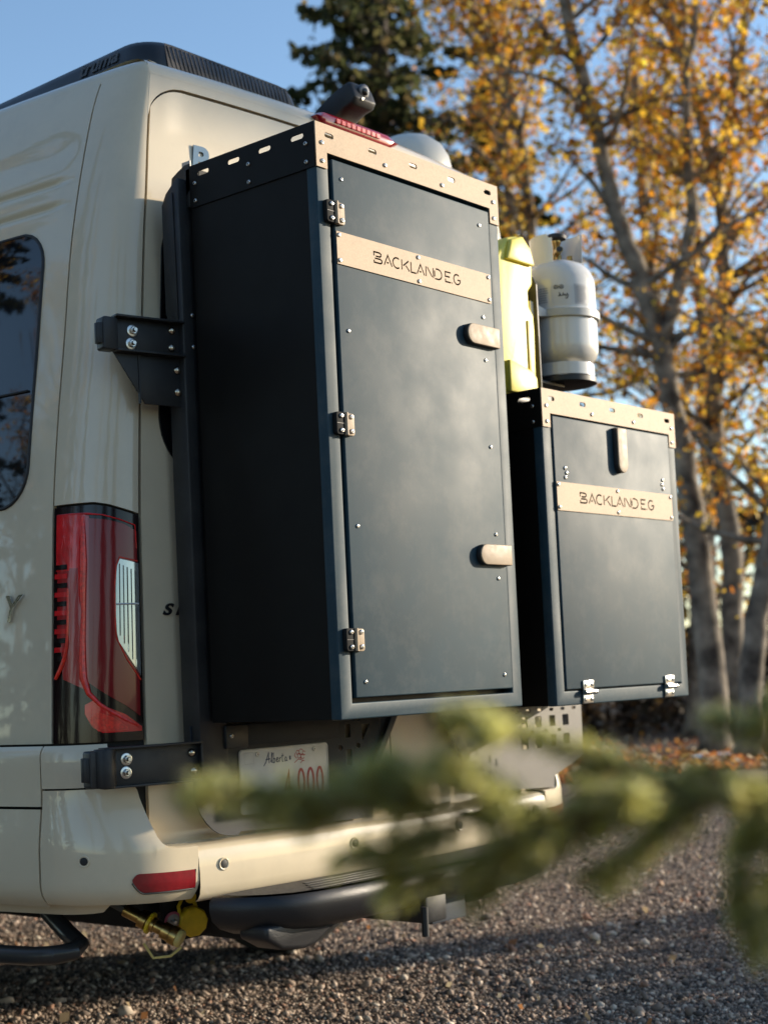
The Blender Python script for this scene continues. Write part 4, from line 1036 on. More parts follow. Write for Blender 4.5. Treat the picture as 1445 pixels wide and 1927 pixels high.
MB().add([(x, y, .4860) for x, y in tread], [tuple(range(npz))]).build('tread', STEPT, stp)
for i in range(4):
    MB().box(.16+.02*i, .52, .250+.028*i, .259+.028*i, .4862, .4885).build('tread_rib', STEPM, stp, bevel=.001)
# hanging skirt under the step
MB().prism([(.03, .42), (.50, .42), (.50, .40), (.31, .398), (.26, .392), (.22, .372), (.19, .358), (.15, .353), (.08, .362), (.03, .39)], (0, .275, 0), (1, 0, 0), (0, 0, 1), (0, 1, 0), .09).build('skirt', STEPM, stp, bevel=.012, seg=3)
ht = thing('tow_hitch', (.60, .3, .36), 'black tow hitch receiver half hidden under the rear step', 'tow hitch')
MB().box(.52, .60, .22, .62, .355, .425).build('receiver', CARR, ht, bevel=.006)
MB().box(.64, .78, .30, .33, .33, .44).build('socket_plate', mat('hitch_blue_grey', (.06, .07, .085), .5), ht, bevel=.004)
MB().tube([(.50, .21, .33), (.50, .21, .40)], .009, 10).build('pin', CARR, ht)
MB().box(.80, .93, .31, .35, .36, .42).build('bracket', CARR, ht, bevel=.01)

# ------------------------------------------------------------------ gas and power fittings under the bumper
ft = thing('gas_quick_connect', (.0, .6, .40), 'brass gas hose fitting with yellow collar hanging under the bumper', 'gas fitting')
a0 = Vector((-.030, .60, .420)); d = Vector((.33, -.62, -.36)).normalized()
MB().lathe([(.015, -.06), (.015, -.02), (.022, -.018), (.022, .0), (.018, .002), (.018, .02), (.015, .022), (.015, .040), (.020, .042), (.020, .062), (.0225, .064), (.0225, .080), (.016, .082)], a0, d, 18).build('coupler', BRASS, ft)
MB().lathe([(.018, 0), (.026, .001), (.026, .007), (.018, .008)], a0+d*.004, d, 20).build('collar_ring', YCAP, ft)
MB().lathe([(.004, 0), (.020, 0), (.021, .004), (.021, .012), (.018, .015), (.006, .016)], a0+d*.078, d, 20).build('dust_cap', mat('pale_yellow_cap', (.62, .48, .16), .5), ft)
MB().tube([a0+d*.09+Vector((0, 0, -.018)), a0+d*.07+Vector((-.012, 0, -.045)), a0+d*.04+Vector((-.03, .0, -.060)), a0+d*.02+Vector((-.035, 0, -.035))], .0034, 6).build('cap_strap', mat('pale_yellow_cap', (.6, .5, .2)), ft)
MB().tube([a0-d*.05, a0-d*.12+Vector((-.02, .03, .02)), a0+Vector((-.14, .2, .06))], .010, 8).build('hose', mat('grey_hose', (.10, .10, .10), .6), ft)
pc = thing('power_inlet', (.08, .6, .40), 'yellow capped round power inlet hanging under the bumper', 'power inlet')
c = Vector((.085, .575, .405)); nv = Vector((-.35, -.9, -.12)).normalized()
cap = MB().lathe([(.024, -.022), (.034, -.018), (.036, -.012), (.036, .010), (.033, .013), (.010, .0145), (0, .0146)], c, nv, 10, cap=False).build('cap', YCAP, pc, smooth=25)
for i in range(10):
    a = 2*math.pi*i/10
u_ = nv.orthogonal().normalized()
MB().tube([c+Vector((-.028, .01, .012)), c+Vector((-.030, .012, .038)), c+Vector((-.016, .010, .060)), c+Vector((0.006, .008, .062)), c+Vector((.014, .006, .044)), c+Vector((.014, .0, .030))], .0048, 6).build('cap_strap', YCAP, pc)
MB().lathe([(.006, 0), (.014, .001), (.014, .005), (.006, .006)], c+Vector((.0, .004, .056)), nv, 14).build('strap_eye', YCAP, pc)
MB().box(.02, .17, .60, .615, .36, .50).build('bracket', UNDER, pc, bevel=.004)
MB().prism([(.115, .505), (.145, .50), (.150, .462), (.132, .455)], (0, .575, 0), (1, 0, 0), (0, 0, 1), (0, 1, 0), .004).build('tab', LABELW, pc)
tp_ = thing('coax_port', (.05, .6, .41), 'small pink-ringed socket between the brass fitting and the yellow cap', 'socket')
c = Vector((.042, .595, .413))
MB().lathe([(.018, 0), (.021, .002), (.021, .006), (.016, .007)], c, nv, 20).build('ring', mat('pink_plastic', (.45, .10, .16), .4), tp_)
MB().lathe([(.0155, 0), (.0155, .0075), (.010, .0085)], c, nv, 16).build('face', mat('dull_grey', (.3, .3, .3), .4, metal=.5), tp_)
MB().lathe([(.005, 0), (.005, .02), (.003, .022)], c, nv, 10).build('centre_pin', STEEL, tp_)
# ------------------------------------------------------------------ vegetation
def np_mesh(name, V, F, cols=None, m_=None, quads=True, smooth=False):
    """fast mesh from arrays: V (n,3), F (m,k); cols: per-face colours"""
    me = bpy.data.meshes.new(name); k = F.shape[1]
    me.vertices.add(len(V)); me.vertices.foreach_set('co', V.astype(np.float32).ravel())
    me.loops.add(F.size); me.loops.foreach_set('vertex_index', F.astype(np.int32).ravel())
    me.polygons.add(len(F)); me.polygons.foreach_set('loop_start', np.arange(0, F.size, k, dtype=np.int32))
    if smooth: me.polygons.foreach_set('use_smooth', np.ones(len(F), dtype=bool))
    me.update(calc_edges=True)
    if cols is not None:
        at = me.color_attributes.new('col', 'FLOAT_COLOR', 'CORNER')
        c = np.ones((len(F), k, 4), np.float32); c[:, :, :3] = cols[:, None, :]
        at.data.foreach_set('color', c.ravel())
    if m_: me.materials.append(m_)
    return me
NR = np.random.default_rng(11)
def rand_rot(n, rng):
    q = rng.normal(size=(n, 4)); q /= np.linalg.norm(q, axis=1)[:, None]
    w_, x, y, z = q.T
    U = np.stack([1-2*(y*y+z*z), 2*(x*y+z*w_), 2*(x*z-y*w_)], 1); V = np.stack([2*(x*y-z*w_), 1-2*(x*x+z*z), 2*(y*z+x*w_)], 1)
    return U, V
def leaf_mesh(name, P, size, palette, probs, rng, m_=LEAF, jit=.18):
    n = len(P); U, W = rand_rot(n, rng); N = np.cross(U, W)
    s = (size*(0.45+1.05*rng.random(n)**1.3))[:, None]
    # rounded four-point leaf, slightly folded along the midrib
    a = P-U*s*.5; b = P+W*s*.40+N*s*.08; c = P+U*s*.5; d = P-W*s*.40+N*s*.08
    V = np.stack([a, b, c, d], 1).reshape(-1, 3); F = np.arange(4*n).reshape(n, 4)
    pal = np.array(palette); col = pal[rng.choice(len(pal), n, p=probs)]
    col = col*(1+jit*rng.normal(size=(n, 1))); col = np.clip(col, .004, .9)
    return np_mesh(name, V, F, col, m_)
AUT = [(.66, .29, .03), (.80, .50, .055), (.42, .16, .03), (.22, .11, .045), (.62, .45, .09)]
AUTP = [.28, .36, .13, .08, .15]
def grow(rng, path, r0, r1, n_limbs, start, limb_len, tw_per, leaves_per, spread, droop=0.15):
    """trunk path -> tube geometry with limbs and twigs, and leaf positions"""
    b = MB(); P = [Vector(p) for p in path]; n = len(P)
    d = [0]; 
    for i in range(1, n): d.append(d[-1]+(P[i]-P[i-1]).length)
    T = d[-1]
    # densify with catmull-rom
    D = []; RD = []
    for i in range(n-1):
        p0, p1, p2, p3 = P[max(i-1, 0)], P[i], P[i+1], P[min(i+2, n-1)]
        for k in range(5):
            t = k/5; q = 0.5*((2*p1)+(p2-p0)*t+(2*p0-5*p1+4*p2-p3)*t*t+(3*p1-p0-3*p2+p3)*t**3)
            D.append(q+Vector((rng.normal()*.012, rng.normal()*.012, 0))); RD.append(r0+(r1-r0)*((d[i]+(d[i+1]-d[i])*t)/T)**.8)
    D.append(P[-1]); RD.append(r1)
    RD[0] *= 1.25
    b.tube(D, RD, 10)
    leaves = []
    for _ in range(n_limbs):
        t = start+(1-start)*rng.random()**.8; i = min(int(t*(len(D)-1)), len(D)-2); o = D[i]; r = RD[i]
        az = rng.random()*6.283; el = R(15+40*rng.random()); L = limb_len*(.45+.75*rng.random())*(1.15-.55*t)
        dr = Vector((math.cos(az)*math.cos(el), math.sin(az)*math.cos(el), math.sin(el)))
        pts = [o]; dd = dr.copy()
        for k in range(5):
            dd = (dd+Vector(rng.normal(size=3)*.16)+Vector((0, 0, .05 if k < 3 else -droop))).normalized(); pts.append(pts[-1]+dd*L/5)
        b.tube(pts, [min(r*.55, .045)*(1-.17*k) for k in range(6)], 5, cap=False)
        for q in range(tw_per):
            k = 1+int(rng.random()*4.99); o2 = pts[k].lerp(pts[k-1], rng.random()); tl = L*(.18+.25*rng.random())
            d2 = (dd+Vector(rng.normal(size=3)*.75)).normalized(); e2 = o2+d2*tl*.5+Vector(rng.normal(size=3)*.04); e3 = o2+d2*tl+Vector((0, 0, -.08*rng.random()))
            b.tube([o2, e2, e3], [.009, .006, .003], 4, cap=False)
            m_ = int(leaves_per*(.3+1.3*rng.random()))
            tt = rng.random(m_)**.7
            base = np.array(o2)[None]*(1-tt[:, None])+np.array(e3)[None]*tt[:, None]
            leaves.append(base+rng.normal(size=(m_, 3))*spread)
    return b, (np.concatenate(leaves) if leaves else np.zeros((0, 3)))
def poplar(path, r0, r1, label, seed, n_limbs=34, start=.28, limb_len=1.9, tw=9, lv=12, spread=.10, forks=(), size=.075, group=None, palette=AUT, probs=AUTP, bark=BARK):
    rng = np.random.default_rng(seed); t = thing('poplar_tree', path[0], label, 'tree', group)
    b, L = grow(rng, path, r0, r1, n_limbs, start, limb_len, tw, lv, spread)
    Ls = [L]
    for fp, fr0, fr1 in forks:
        b2, L2 = grow(rng, fp, fr0, fr1, int(n_limbs*.5), .1, limb_len*.8, tw, lv, spread); b.add(b2.v, b2.f); Ls.append(L2)
    me = bpy.data.meshes.new('trunk'); me.from_pydata(b.v, [], b.f); me.polygons.foreach_set('use_smooth', [True]*len(me.polygons)); me.update()
    from_mesh('trunk', me, bark, t)
    from_mesh('crown', leaf_mesh('crown', np.concatenate(Ls), size, palette, probs, rng), None, t)
    return t
def copy_tree(o, loc, rz, s, label=None, group=None):
    c = o.copy(); COL.objects.link(c); off = Vector(loc)
    M = Matrix.Translation(off) @ Matrix.Rotation(rz, 4, 'Z') @ Matrix.Scale(s, 4)
    c.matrix_world = M
    if label: c['label'] = label
    if group: c['group'] = group
    for ch in list(o.children):
        k = ch.copy(); COL.objects.link(k); k.parent = c; k.matrix_parent_inverse = ch.matrix_parent_inverse.copy()
    return c
tA = poplar([(11.69, 5.38, 0.0), (11.56, 5.39, 1.84), (11.44, 5.43, 2.99), (11.31, 5.51, 3.86), (11.25, 5.54, 4.3), (11.14, 5.63, 4.79), (10.96, 5.78, 5.56), (10.77, 5.9, 6.65), (10.58, 6.03, 7.75), (10.42, 6.12, 8.84)], .16, .05,
            'thick poplar with golden leaves leaning left, nearest the shorter box', 21, forks=[([(11.25, 5.54, 4.25), (11.37, 5.37, 4.67), (11.45, 5.21, 5.42), (11.40, 5.16, 6.61), (11.45, 5.0, 7.68)], .085, .03)])
tB = poplar([(12.69, 5.75, 0.0), (12.68, 5.64, 1.48), (12.65, 5.61, 2.35), (12.56, 5.65, 3.04), (12.53, 5.63, 3.62), (12.56, 5.53, 4.42), (12.57, 5.42, 5.51), (12.5, 5.44, 6.21), (12.32, 5.57, 7.26), (12.14, 5.7, 8.13), (12.04, 5.75, 9.0)], .14, .045,
            'straight poplar with golden leaves whose trunk forks high up', 22, forks=[([(12.51, 5.43, 6.21), (12.61, 5.24, 7.06), (12.68, 5.08, 7.86), (12.71, 4.97, 8.78)], .06, .03)])
tC = poplar([(10.95, 4.7, 0.0), (11.0, 4.56, 1.15), (11.09, 4.38, 2.06), (11.2, 4.1, 3.67), (11.24, 3.88, 5.68), (11.25, 3.73, 7.2)], .13, .05,
            'poplar leaning out of the picture at the far right edge', 23, n_limbs=26)
tE = poplar([(12.35, 7.68, 0.0), (12.24, 7.58, 3.14), (12.1, 7.58, 4.98), (11.97, 7.57, 6.82), (11.74, 7.72, 8.3), (11.61, 7.79, 9.28)], .11, .04,
            'slim golden poplar standing behind the propane tank', 24, n_limbs=40, start=.3)
tF = poplar([(14.6, 7.3, 0.0), (14.6, 7.1, 1.6), (14.5, 7.2, 3.6), (14.4, 7.4, 6.5), (14.3, 7.4, 9.5)], .12, .04,
            'golden poplar in the second row between two thicker trunks', 25, n_limbs=40, start=.2)
tG = poplar([(15.6, 10.2, 0), (15.5, 10.2, 4), (15.3, 10.1, 8), (15.3, 10.0, 11.5)], .12, .04, 'tall golden poplar rising behind the white roof vent', 26, n_limbs=46, start=.35, limb_len=2.3)
tH = poplar([(17.2, 8.4, 0), (17.3, 8.3, 4), (17.2, 8.2, 8), (17.1, 8.3, 12)], .13, .04, 'tall golden poplar in the back row at the right', 27, n_limbs=46, start=.2, limb_len=2.4)

def spruce(loc, H, rad, label, seed, z0=0.6, n_br=150, per=150, size=.17, group=None, cat='tree', pal=None, lean=(0, 0)):
    rng = np.random.default_rng(seed); t = thing('spruce_tree', loc, label, cat, group); o = Vector(loc)
    b = MB(); b.tube([o+Vector((lean[0]*k, lean[1]*k, H*k)) for k in (0, .3, .6, .85, 1)], [H*.014+.03, H*.011+.02, H*.007+.015, .03, .01], 10)
    P = []; 
    for i in range(n_br):
        f = (i+rng.random())/n_br; z = z0+(H-z0)*f; L = rad*(1-f)**.75*(.55+.6*rng.random())+.12
        az = rng.random()*6.283; d = Vector((math.cos(az), math.sin(az), 0)); st = o+Vector((lean[0]*z/H, lean[1]*z/H, z))
        pts = [st+d*L*k+Vector((0, 0, L*(.10*k-.42*k*k+.16*k**3))) for k in (0, .25, .5, .75, 1)]
        b.tube(pts, [.022*L+.004, .016*L+.003, .010*L+.003, .006, .003], 4, cap=False)
        n = int(per*L/rad*(.6+.6*rng.random()))+10; k = rng.random(n)**.75
        side = rng.normal(size=n)*.22*L*(1.05-k); A = np.array([list(p) for p in pts]); idx = np.clip((k*4).astype(int), 0, 3); fr = k*4-idx
        c = A[idx]*(1-fr[:, None])+A[idx+1]*fr[:, None]
        c = c+np.outer(side, [-d.y, d.x, 0])+np.stack([np.zeros(n), np.zeros(n), -np.abs(side)*.35-rng.random(n)*.06*L], 1)+rng.normal(size=(n, 3))*.03
        P.append(c)
    P = np.concatenate(P)
    me = bpy.data.meshes.new('trunk'); me.from_pydata(b.v, [], b.f); me.polygons.foreach_set('use_smooth', [True]*len(me.polygons)); me.update()
    from_mesh('trunk', me, DBARK, t)
    pal = pal or [(.030, .042, .018), (.045, .055, .022), (.062, .062, .026), (.085, .065, .030)]
    from_mesh('crown', leaf_mesh('crown', P, size, pal, [.38, .32, .2, .1], rng, NEEDLE), None, t)
    return t
s1 = spruce((12.13, 10.26, 0), 14.5, 2.5, 'tall dark spruce rising behind the reversing camera', 31, z0=1.0, n_br=200, per=210, size=.14, lean=(-.15, -.95), pal=[(.055, .066, .028), (.08, .088, .036), (.11, .105, .045), (.17, .13, .06)])
s2 = spruce((17.3, 11.8, 0), 10.5, 2.3, 'dark spruce behind golden leaves beside the tall box', 32, z0=.8, n_br=110, per=150, size=.22)
s3 = spruce((16.2, 14.5, 0), 9.8, 2.2, 'shorter dark spruce behind the white roof vent', 33, z0=.8, n_br=100, per=150, size=.22)

# unseen spruce and bushes added to shade the van roof and near gravel
spruce((15.1, -6.2, 0), 14.5, 2.7, 'tall bare-stemmed spruce added out of view to shade the van roof from the right', 34, z0=6.85, n_br=130, per=260, size=.24)
def bush(loc, r, h, label, seed, n=4200):
    rng = np.random.default_rng(seed); t = thing('added_shade_bush', loc, label, 'bush'); o = Vector(loc); b = MB()
    for i in range(16):
        a = rng.random()*6.283; k = r*rng.random(); b.tube([o, o+Vector((math.cos(a)*k*.5, math.sin(a)*k*.5, h*.5)), o+Vector((math.cos(a)*k, math.sin(a)*k, h*(.7+.3*rng.random())))], [.012, .008, .003], 5)
    b.build('stems', TWIG, t)
    v = rng.normal(size=(n, 3)); v /= np.linalg.norm(v, axis=1)[:, None]; P = v*(rng.random(n)**.4)[:, None]*np.array([r, r, h*.5])+np.array([loc[0], loc[1], h*.55]); P[:, 2] = np.maximum(P[:, 2], .02)
    from_mesh('foliage', leaf_mesh('foliage', P, .06, AUT, AUTP, rng), None, t)
bush((4.5, -2.0, 0), .8, 1.0, 'low autumn bush added out of view to shade the gravel at the right', 35)
bush((5.4, -1.7, 0), .85, 1.1, 'taller autumn bush added out of view behind the low one for shade', 36)

# far woods: one mass
def woods(name, label, centre_fn, n, size, seed, pal, pr, m_=LEAF):
    rng = np.random.default_rng(seed); P = centre_fn(rng, n)
    return tag(from_mesh(name, leaf_mesh(name, P, size, pal, pr, rng, m_), None), label, None, None, 'stuff')
def far(rng, n):
    # clumped crowns between 26 and 45 m ahead of the camera
    m_ = 150; az = np.radians(rng.uniform(20, 82, m_)); d = rng.uniform(24, 46, m_); h = rng.uniform(.3, 4.2, m_); r = rng.uniform(.7, 1.7, m_)
    k = rng.integers(0, m_, n); c = np.stack([-2.3+np.sin(az)*d, -2.1+np.cos(az)*d, h], 1)[k]
    v = rng.normal(size=(n, 3)); v /= np.linalg.norm(v, axis=1)[:, None]
    p = c+v*(r[k]*rng.random(n)**.4)[:, None]; p[:, 2] = np.abs(p[:, 2]); return p
woods('far_woods', 'distant wood of brown and golden trees along the horizon', far, 15000, .30, 41, [(.20, .11, .04), (.33, .19, .04), (.07, .055, .03), (.05, .05, .03)], [.3, .25, .25, .2])
def under(rng, n):
    m_ = 130; t = rng.random(m_); x = 9+t*16+rng.normal(size=m_)*.6; y = 12.2-(x-9)*.55+rng.normal(size=m_)*1.2
    h = rng.uniform(.2, 1.3, m_); r = rng.uniform(.3, .75, m_); k = rng.integers(0, m_, n)
    v = rng.normal(size=(n, 3)); v /= np.linalg.norm(v, axis=1)[:, None]
    p = np.stack([x, y, h], 1)[k]+v*(r[k]*rng.random(n)**.45)[:, None]; p[:, 2] = np.abs(p[:, 2])+.02; return p
woods('undergrowth', 'dark brown undergrowth at the foot of the golden poplars', under, 16000, .11, 42, [(.045, .032, .022), (.075, .05, .03), (.10, .06, .03), (.05, .045, .025)], [.4, .3, .15, .15])

# trees that only show as reflections in the glossy paint and the side window
RG = 'trees mirrored in the van side'
rl = 'tree mirrored in the cream paint and dark side window of the van'
refl = [(tB, (-9.5, 8.2, 0), 1.2, 1.0), (tE, (-7.4, 9.6, 0), 2.6, .95), (tA, (-12.5, 7.0, 0), 4.0, 1.1), (tH, (-14.0, 12.5, 0), .6, 1.1), (tF, (-10.8, 3.4, 0), 3.1, .95), (tG, (-12.0, -4.0, 0), 1.1, .9)]
for o, loc, rz, s_ in refl:
    base = Vector(o.location); c = o.copy(); COL.objects.link(c)
    c.location = loc; c.rotation_euler = (0, 0, rz); c.scale = (s_, s_, s_); c['label'] = rl; c['group'] = RG
    for ch in list(o.children):
        k = ch.copy(); COL.objects.link(k); k.parent = c; k.matrix_parent_inverse = ch.matrix_parent_inverse.copy()
for o, loc, rz, s_ in [(s1, (-9.2, 7.0, 0), 1.0, .80), (s1, (-10.4, 4.6, 0), 2.2, .72), (s1, (-8.0, 9.6, 0), 3.3, .85), (s1, (-12.0, 9.0, 0), 4.3, .95), (s2, (-13.0, 9.0, 0), 2.0, 1.0), (s3, (-16, 2.0, 0), 2.0, 1.0), (s2, (-9.5, -7.0, 0), 1.5, .9), (s3, (-7.0, -11.0, 0), .5, 1.0)]:
    c = o.copy(); COL.objects.link(c); c.location = loc; c.rotation_euler = (0, 0, rz); c.scale = (s_, s_, s_)
    c['label'] = 'dark spruce mirrored in the side window of the van'; c['group'] = 'spruces mirrored in the van side'
    for ch in list(o.children):
        k = ch.copy(); COL.objects.link(k); k.parent = c; k.matrix_parent_inverse = ch.matrix_parent_inverse.copy()

# ------------------------------------------------------------------ gravel, litter, snow
def ico():
    bm = bmesh.new(); bmesh.ops.create_icosphere(bm, subdivisions=1, radius=1); V = np.array([v.co[:] for v in bm.verts]); F = np.array([[v.index for v in f.verts] for f in bm.faces]); bm.free(); return V, F
IV, IF = ico()
OV = np.array([(1, 0, 0), (-1, 0, 0), (0, 1, 0), (0, -1, 0), (0, 0, 1), (0, 0, -1)], float)
OF = np.array([(0, 2, 4), (2, 1, 4), (1, 3, 4), (3, 0, 4), (2, 0, 5), (1, 2, 5), (3, 1, 5), (0, 3, 5)])
def pebbles(n, seed, BV, BF, med, sig, lo, hi, d0, d1, pw):
    rng = np.random.default_rng(seed)
    # spread over the yard, denser close by
    d = d0+(rng.random(n)**pw)*(d1-d0); az = np.radians(49.8+rng.uniform(-18, 27, n))
    x = -2.35+np.sin(az)*d; y = -2.12+np.cos(az)*d
    s = np.clip(rng.lognormal(math.log(med), sig, n), lo, hi)
    sc3 = np.stack([s*rng.uniform(.8, 1.35, n), s*rng.uniform(.7, 1.2, n), s*rng.uniform(.5, .85, n)], 1)
    a = rng.random(n)*6.283; ca, sa = np.cos(a), np.sin(a)
    L = BV[None]*sc3[:, None]*(1+rng.normal(size=(n, len(BV), 1))*.15)
    tilt = rng.normal(size=(n, 1))*.4; L[:, :, 2] += L[:, :, 0]*tilt
    X = L[:, :, 0]*ca[:, None]-L[:, :, 1]*sa[:, None]; Y = L[:, :, 0]*sa[:, None]+L[:, :, 1]*ca[:, None]
    V = np.stack([X+x[:, None], Y+y[:, None], L[:, :, 2]+(sc3[:, 2]*rng.uniform(.1, .75, n))[:, None]], 2).reshape(-1, 3)
    F = (BF[None]+(np.arange(n)*len(BV))[:, None, None]).reshape(-1, 3)
    pal = np.array([(.33, .255, .20), (.20, .155, .125), (.50, .395, .31), (.09, .076, .068), (.62, .53, .43), (.34, .20, .14)])
    c = pal[rng.choice(6, n, p=[.30, .26, .18, .13, .07, .06])]*(1+.15*rng.normal(size=(n, 1))); c = np.clip(c, .02, .75)
    return V, F, np.repeat(c, len(BF), 0)
V1, F1, c1 = pebbles(180000, 5, OV, OF, .0046, .36, .0022, .012, 3.8, 12.5, 1.35)
V2, F2, c2 = pebbles(9000, 6, IV, IF, .0085, .38, .004, .020, 3.8, 10, 1.2)
gme = np_mesh('gravel', np.concatenate([V1, V2]), np.concatenate([F1, F2+len(V1)]), np.concatenate([c1, c2]), STONE)
tag(from_mesh('gravel', gme, None), 'loose brown and grey gravel covering the yard', None, None, 'stuff')
rng = np.random.default_rng(8)
n = 9000; x = rng.uniform(5.5, 22, n); y = 6.6-.62*(x-6)+rng.exponential(1.7, n)-.35
P = np.stack([x, y, .02+rng.random(n)*.03], 1)
lit = leaf_mesh('fallen_leaves', P, .085, [(.50, .19, .06), (.55, .30, .08), (.34, .14, .06), (.58, .48, .34), (.30, .10, .05)], [.3, .2, .2, .18, .12], rng)
tag(from_mesh('fallen_leaves', lit, None), 'orange fallen leaves littering the verge behind the shorter box', None, None, 'stuff')
n = 110; d = rng.uniform(3.6, 9, n); az = np.radians(49.8+rng.uniform(-18, 18, n))
P = np.stack([-2.35+np.sin(az)*d, -2.12+np.cos(az)*d, .012+rng.random(n)*.012], 1)
lit = leaf_mesh('leaf_scraps', P, .034, [(.34, .26, .16), (.50, .42, .28), (.36, .17, .07)], [.5, .3, .2], rng)
tag(from_mesh('leaf_scraps', lit, None), 'dry straw and leaf scraps scattered on the gravel', None, None, 'stuff')
# patches of old snow under the trees
SNOW = mat('old_snow', (.72, .74, .78), .7, bump=.4, bscale=30)
for i, (x, y, a, b_) in enumerate(((12.2, 4.35, .75, .16), (13.3, 4.2, .55, .15), (11.0, 5.0, .5, .12), (14.6, 3.4, .9, .2), (12.9, 3.6, .3, .1))):
    V = [(x, y, .06)]; F = []; m_ = 18
    for r_ in (.5, 1.0):
        for j in range(m_):
            t = 6.283*j/m_; k = r_*(1+.25*math.sin(3*t+i)+.12*math.sin(7*t+2*i)); V.append((x+math.cos(t)*a*k-math.sin(t)*b_*k*.8, y-math.cos(t)*a*k*.6+math.sin(t)*b_*k, .052 if r_ < 1 else .012))
    for j in range(m_):
        F.append((0, 1+j, 1+(j+1) % m_)); F.append((1+j, 1+m_+j, 1+m_+(j+1) % m_, 1+(j+1) % m_))
    me = bpy.data.meshes.new('snow_patch'); me.from_pydata(V, [], F); smooth_angle(me, 60)
    tag(from_mesh('snow_patch', me, SNOW), 'small patch of old snow on the leafy verge under the trees', None, 'snow patches under the trees', 'stuff')

# ------------------------------------------------------------------ spruce branch close to the camera
br = thing('spruce_branch', (-1.10, -2.35, .90), 'spruce branch with yellow-green needles reaching in close to the camera', 'branch')
TW = {
 'main': [(-1.10, -2.16, .93), (-1.40, -1.99, .905), (-1.58, -1.90, .898), (-1.695, -1.837, .896), (-1.74, -1.815, .898), (-1.78, -1.799, .899), (-1.826, -1.776, .898), (-1.87, -1.755, .902), (-1.902, -1.733, .908), (-1.928, -1.717, .914), (-1.944, -1.708, .917), (-1.962, -1.698, .9195)],
 'up': [(-1.766, -1.799, .898), (-1.806, -1.785, .914), (-1.834, -1.768, .926), (-1.858, -1.756, .935), (-1.876, -1.751, .942)],
 'up2': [(-1.715, -1.825, .898), (-1.73, -1.815, .914), (-1.734, -1.806, .925), (-1.722, -1.812, .939)],
 'lo': [(-1.81, -1.779, .897), (-1.831, -1.768, .886), (-1.845, -1.751, .880), (-1.867, -1.74, .877), (-1.884, -1.721, .876)],
 'lo2': [(-1.776, -1.804, .899), (-1.796, -1.795, .887), (-1.813, -1.789, .878), (-1.823, -1.775, .872)],
 'hang': [(-1.735, -1.818, .898), (-1.750, -1.822, .878), (-1.756, -1.825, .858), (-1.755, -1.823, .840)],
 'm2': [(-1.87, -1.755, .902), (-1.879, -1.743, .893), (-1.891, -1.728, .890), (-1.899, -1.718, .886)],
 'm3': [(-1.889, -1.733, .907), (-1.898, -1.722, .914), (-1.905, -1.714, .917)],
 'm4': [(-1.848, -1.765, .900), (-1.862, -1.75, .914), (-1.885, -1.739, .919), (-1.890, -1.732, .923)],
 'm5': [(-1.80, -1.79, .899), (-1.83, -1.80, .905), (-1.845, -1.79, .908)],
 'r1': [(-1.70, -1.835, .897), (-1.712, -1.826, .882), (-1.720, -1.822, .868), (-1.722, -1.822, .852)],
 'r2': [(-1.72, -1.826, .898), (-1.738, -1.824, .886), (-1.752, -1.824, .874)],
 'r3': [(-1.70, -1.835, .897), (-1.712, -1.82, .912), (-1.716, -1.812, .930)],
 'r4': [(-1.75, -1.812, .898), (-1.765, -1.806, .908), (-1.778, -1.80, .912)],
 'q1': [(-1.885, -1.742, .905), (-1.900, -1.738, .913), (-1.915, -1.732, .920)],
 'q2': [(-1.902, -1.733, .908), (-1.918, -1.716, .905), (-1.930, -1.708, .904)],
 'q3': [(-1.86, -1.76, .901), (-1.882, -1.758, .912), (-1.90, -1.748, .918)],
 'q4': [(-1.84, -1.77, .899), (-1.86, -1.762, .888), (-1.875, -1.752, .880)],
 'r5': [(-1.735, -1.818, .898), (-1.752, -1.812, .882), (-1.764, -1.81, .866), (-1.768, -1.81, .850)],
 'r6': [(-1.70, -1.835, .897), (-1.722, -1.832, .884), (-1.738, -1.832, .866), (-1.742, -1.832, .846)],
 'r7': [(-1.69, -1.84, .897), (-1.705, -1.83, .915), (-1.722, -1.822, .930), (-1.730, -1.818, .938)],
 'off': [(-1.55, -1.92, .90), (-1.60, -1.98, .92), (-1.62, -2.02, .93)],
}
rng = np.random.default_rng(17)
EYE = Vector((-2.3528, -2.1195, .9581))
TW = {k: [tuple(EYE+(Vector(p)-EYE)*1.28) for p in v] for k, v in TW.items()}
# short side shoots fill the branch out
mainP = [Vector(p) for p in TW['main']][3:]
for nm0 in ('main', 'up', 'lo', 'm2', 'm4', 'lo2', 'hang', 'r1', 'r5', 'r6', 'r7', 'up2'):
    Pm = [Vector(p) for p in TW[nm0]]; Pm = Pm[3:] if nm0 == 'main' else Pm
    for i in range(len(Pm)-1):
        for q in range(2 if nm0 == 'main' else 1):
            o = Pm[i].lerp(Pm[i+1], rng.random()); ax = (Pm[i+1]-Pm[i]).normalized()
            sd = ax.cross(Vector((0, 0, 1))).normalized()*(1 if rng.random() < .5 else -1)
            dr = (ax*.8+sd*(.5+.5*rng.random())+Vector((0, 0, rng.uniform(-.75, .15)))).normalized(); L = rng.uniform(.018, .040)
            TW['s%s%d%d' % (nm0, i, q)] = [tuple(o), tuple(o+dr*L*.5), tuple(o+dr*L+Vector((0, 0, -.002)))]
NV = []; NF = []; NC = []
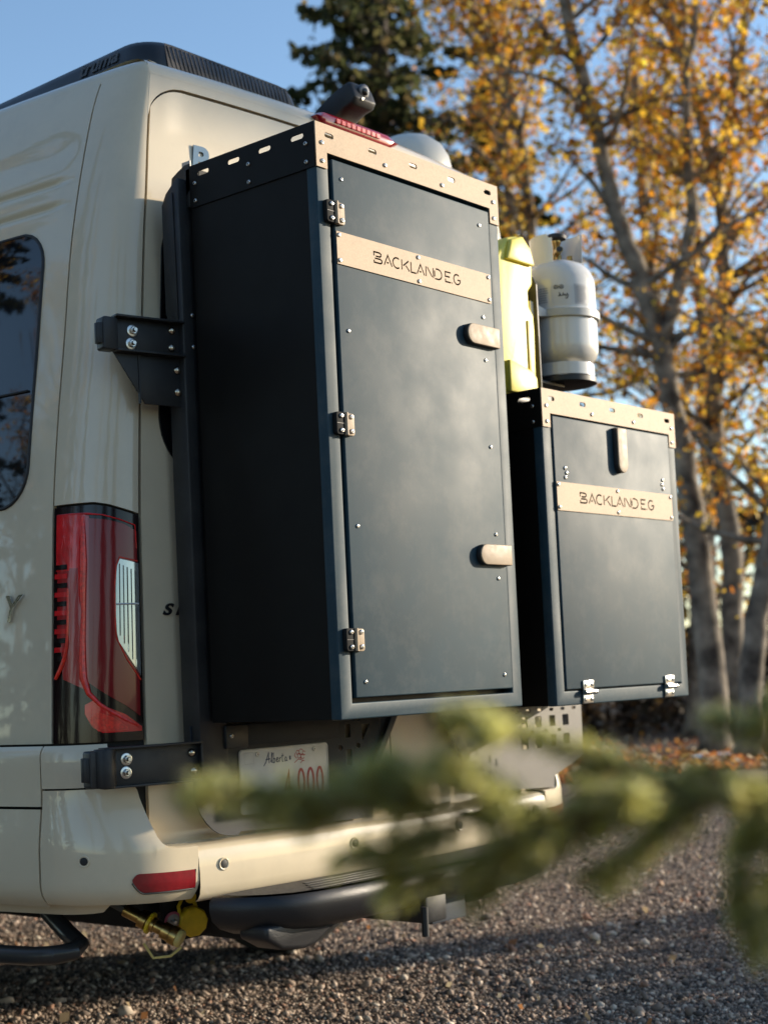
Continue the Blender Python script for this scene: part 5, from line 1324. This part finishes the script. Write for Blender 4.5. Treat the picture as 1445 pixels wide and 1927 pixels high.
for nm, pts in TW.items():
    P = [Vector(p) for p in pts]
    rr0 = .0042 if nm == 'main' else .0020
    MB().tube(P, [rr0*(1-.72*i/(len(P)-1)) for i in range(len(P))], 7).build('stem' if nm == 'main' else 'twig', TWIG, br)
    D = [0.0]
    for i in range(1, len(P)): D.append(D[-1]+(P[i]-P[i-1]).length)
    step = .00042; m_ = int(D[-1]/step)
    for q in range(m_):
        s_ = D[-1]*(q+rng.random())/m_
        if nm == 'main' and s_ < .22: continue
        i = max(j for j in range(len(D)) if D[j] <= s_+1e-9); i = min(i, len(P)-2)
        t = (s_-D[i])/max(1e-6, D[i+1]-D[i]); o = P[i].lerp(P[i+1], t); ax = (P[i+1]-P[i]).normalized()
        tip = s_/D[-1]
        u_ = ax.orthogonal().normalized(); v_ = ax.cross(u_); a = rng.random()*6.283
        rad_ = u_*math.cos(a)+v_*math.sin(a)
        if rad_.z < -.3 and rng.random() < .35: rad_ = -rad_
        d_ = (rad_*(.95-.45*tip)+ax*(.55+.55*tip)+Vector(rng.normal(size=3)*.12)).normalized()
        ln = (.0145+.006*rng.random())*(1-.25*tip**4); w_ = .00085+.0003*rng.random()
        sd = d_.cross(Vector(rng.normal(size=3))).normalized(); s2_ = d_.cross(sd)
        k = len(NV)
        NV += [o+sd*w_*.6, o-sd*w_*.6, o+d_*ln*.55+s2_*w_*.9, o+d_*ln*.55+sd*w_, o+d_*ln*.55-sd*w_, o+d_*ln]
        NF += [(k, k+1, k+4), (k, k+4, k+3), (k+3, k+4, k+5), (k, k+3, k+2), (k+1, k+2, k+4), (k+2, k+3, k+5)]
        young_or_lit = rng.random() < (.46+.45*tip**2)+(.30 if d_.z > .25 else 0)  # yellow for young tips; upward needles yellower, their sunlit tops put into colour
        c = np.array((1.0, .88, .27) if young_or_lit else (.66, .58, .17))*(1+.25*rng.normal()); c = np.clip(c, .01, .6)
        NC += [c]*6
me = np_mesh('needles', np.array([list(v) for v in NV]), np.array(NF), np.array(NC), NEEDLE)
nd = from_mesh('needles', me, None, br); nd['kind'] = 'stuff'
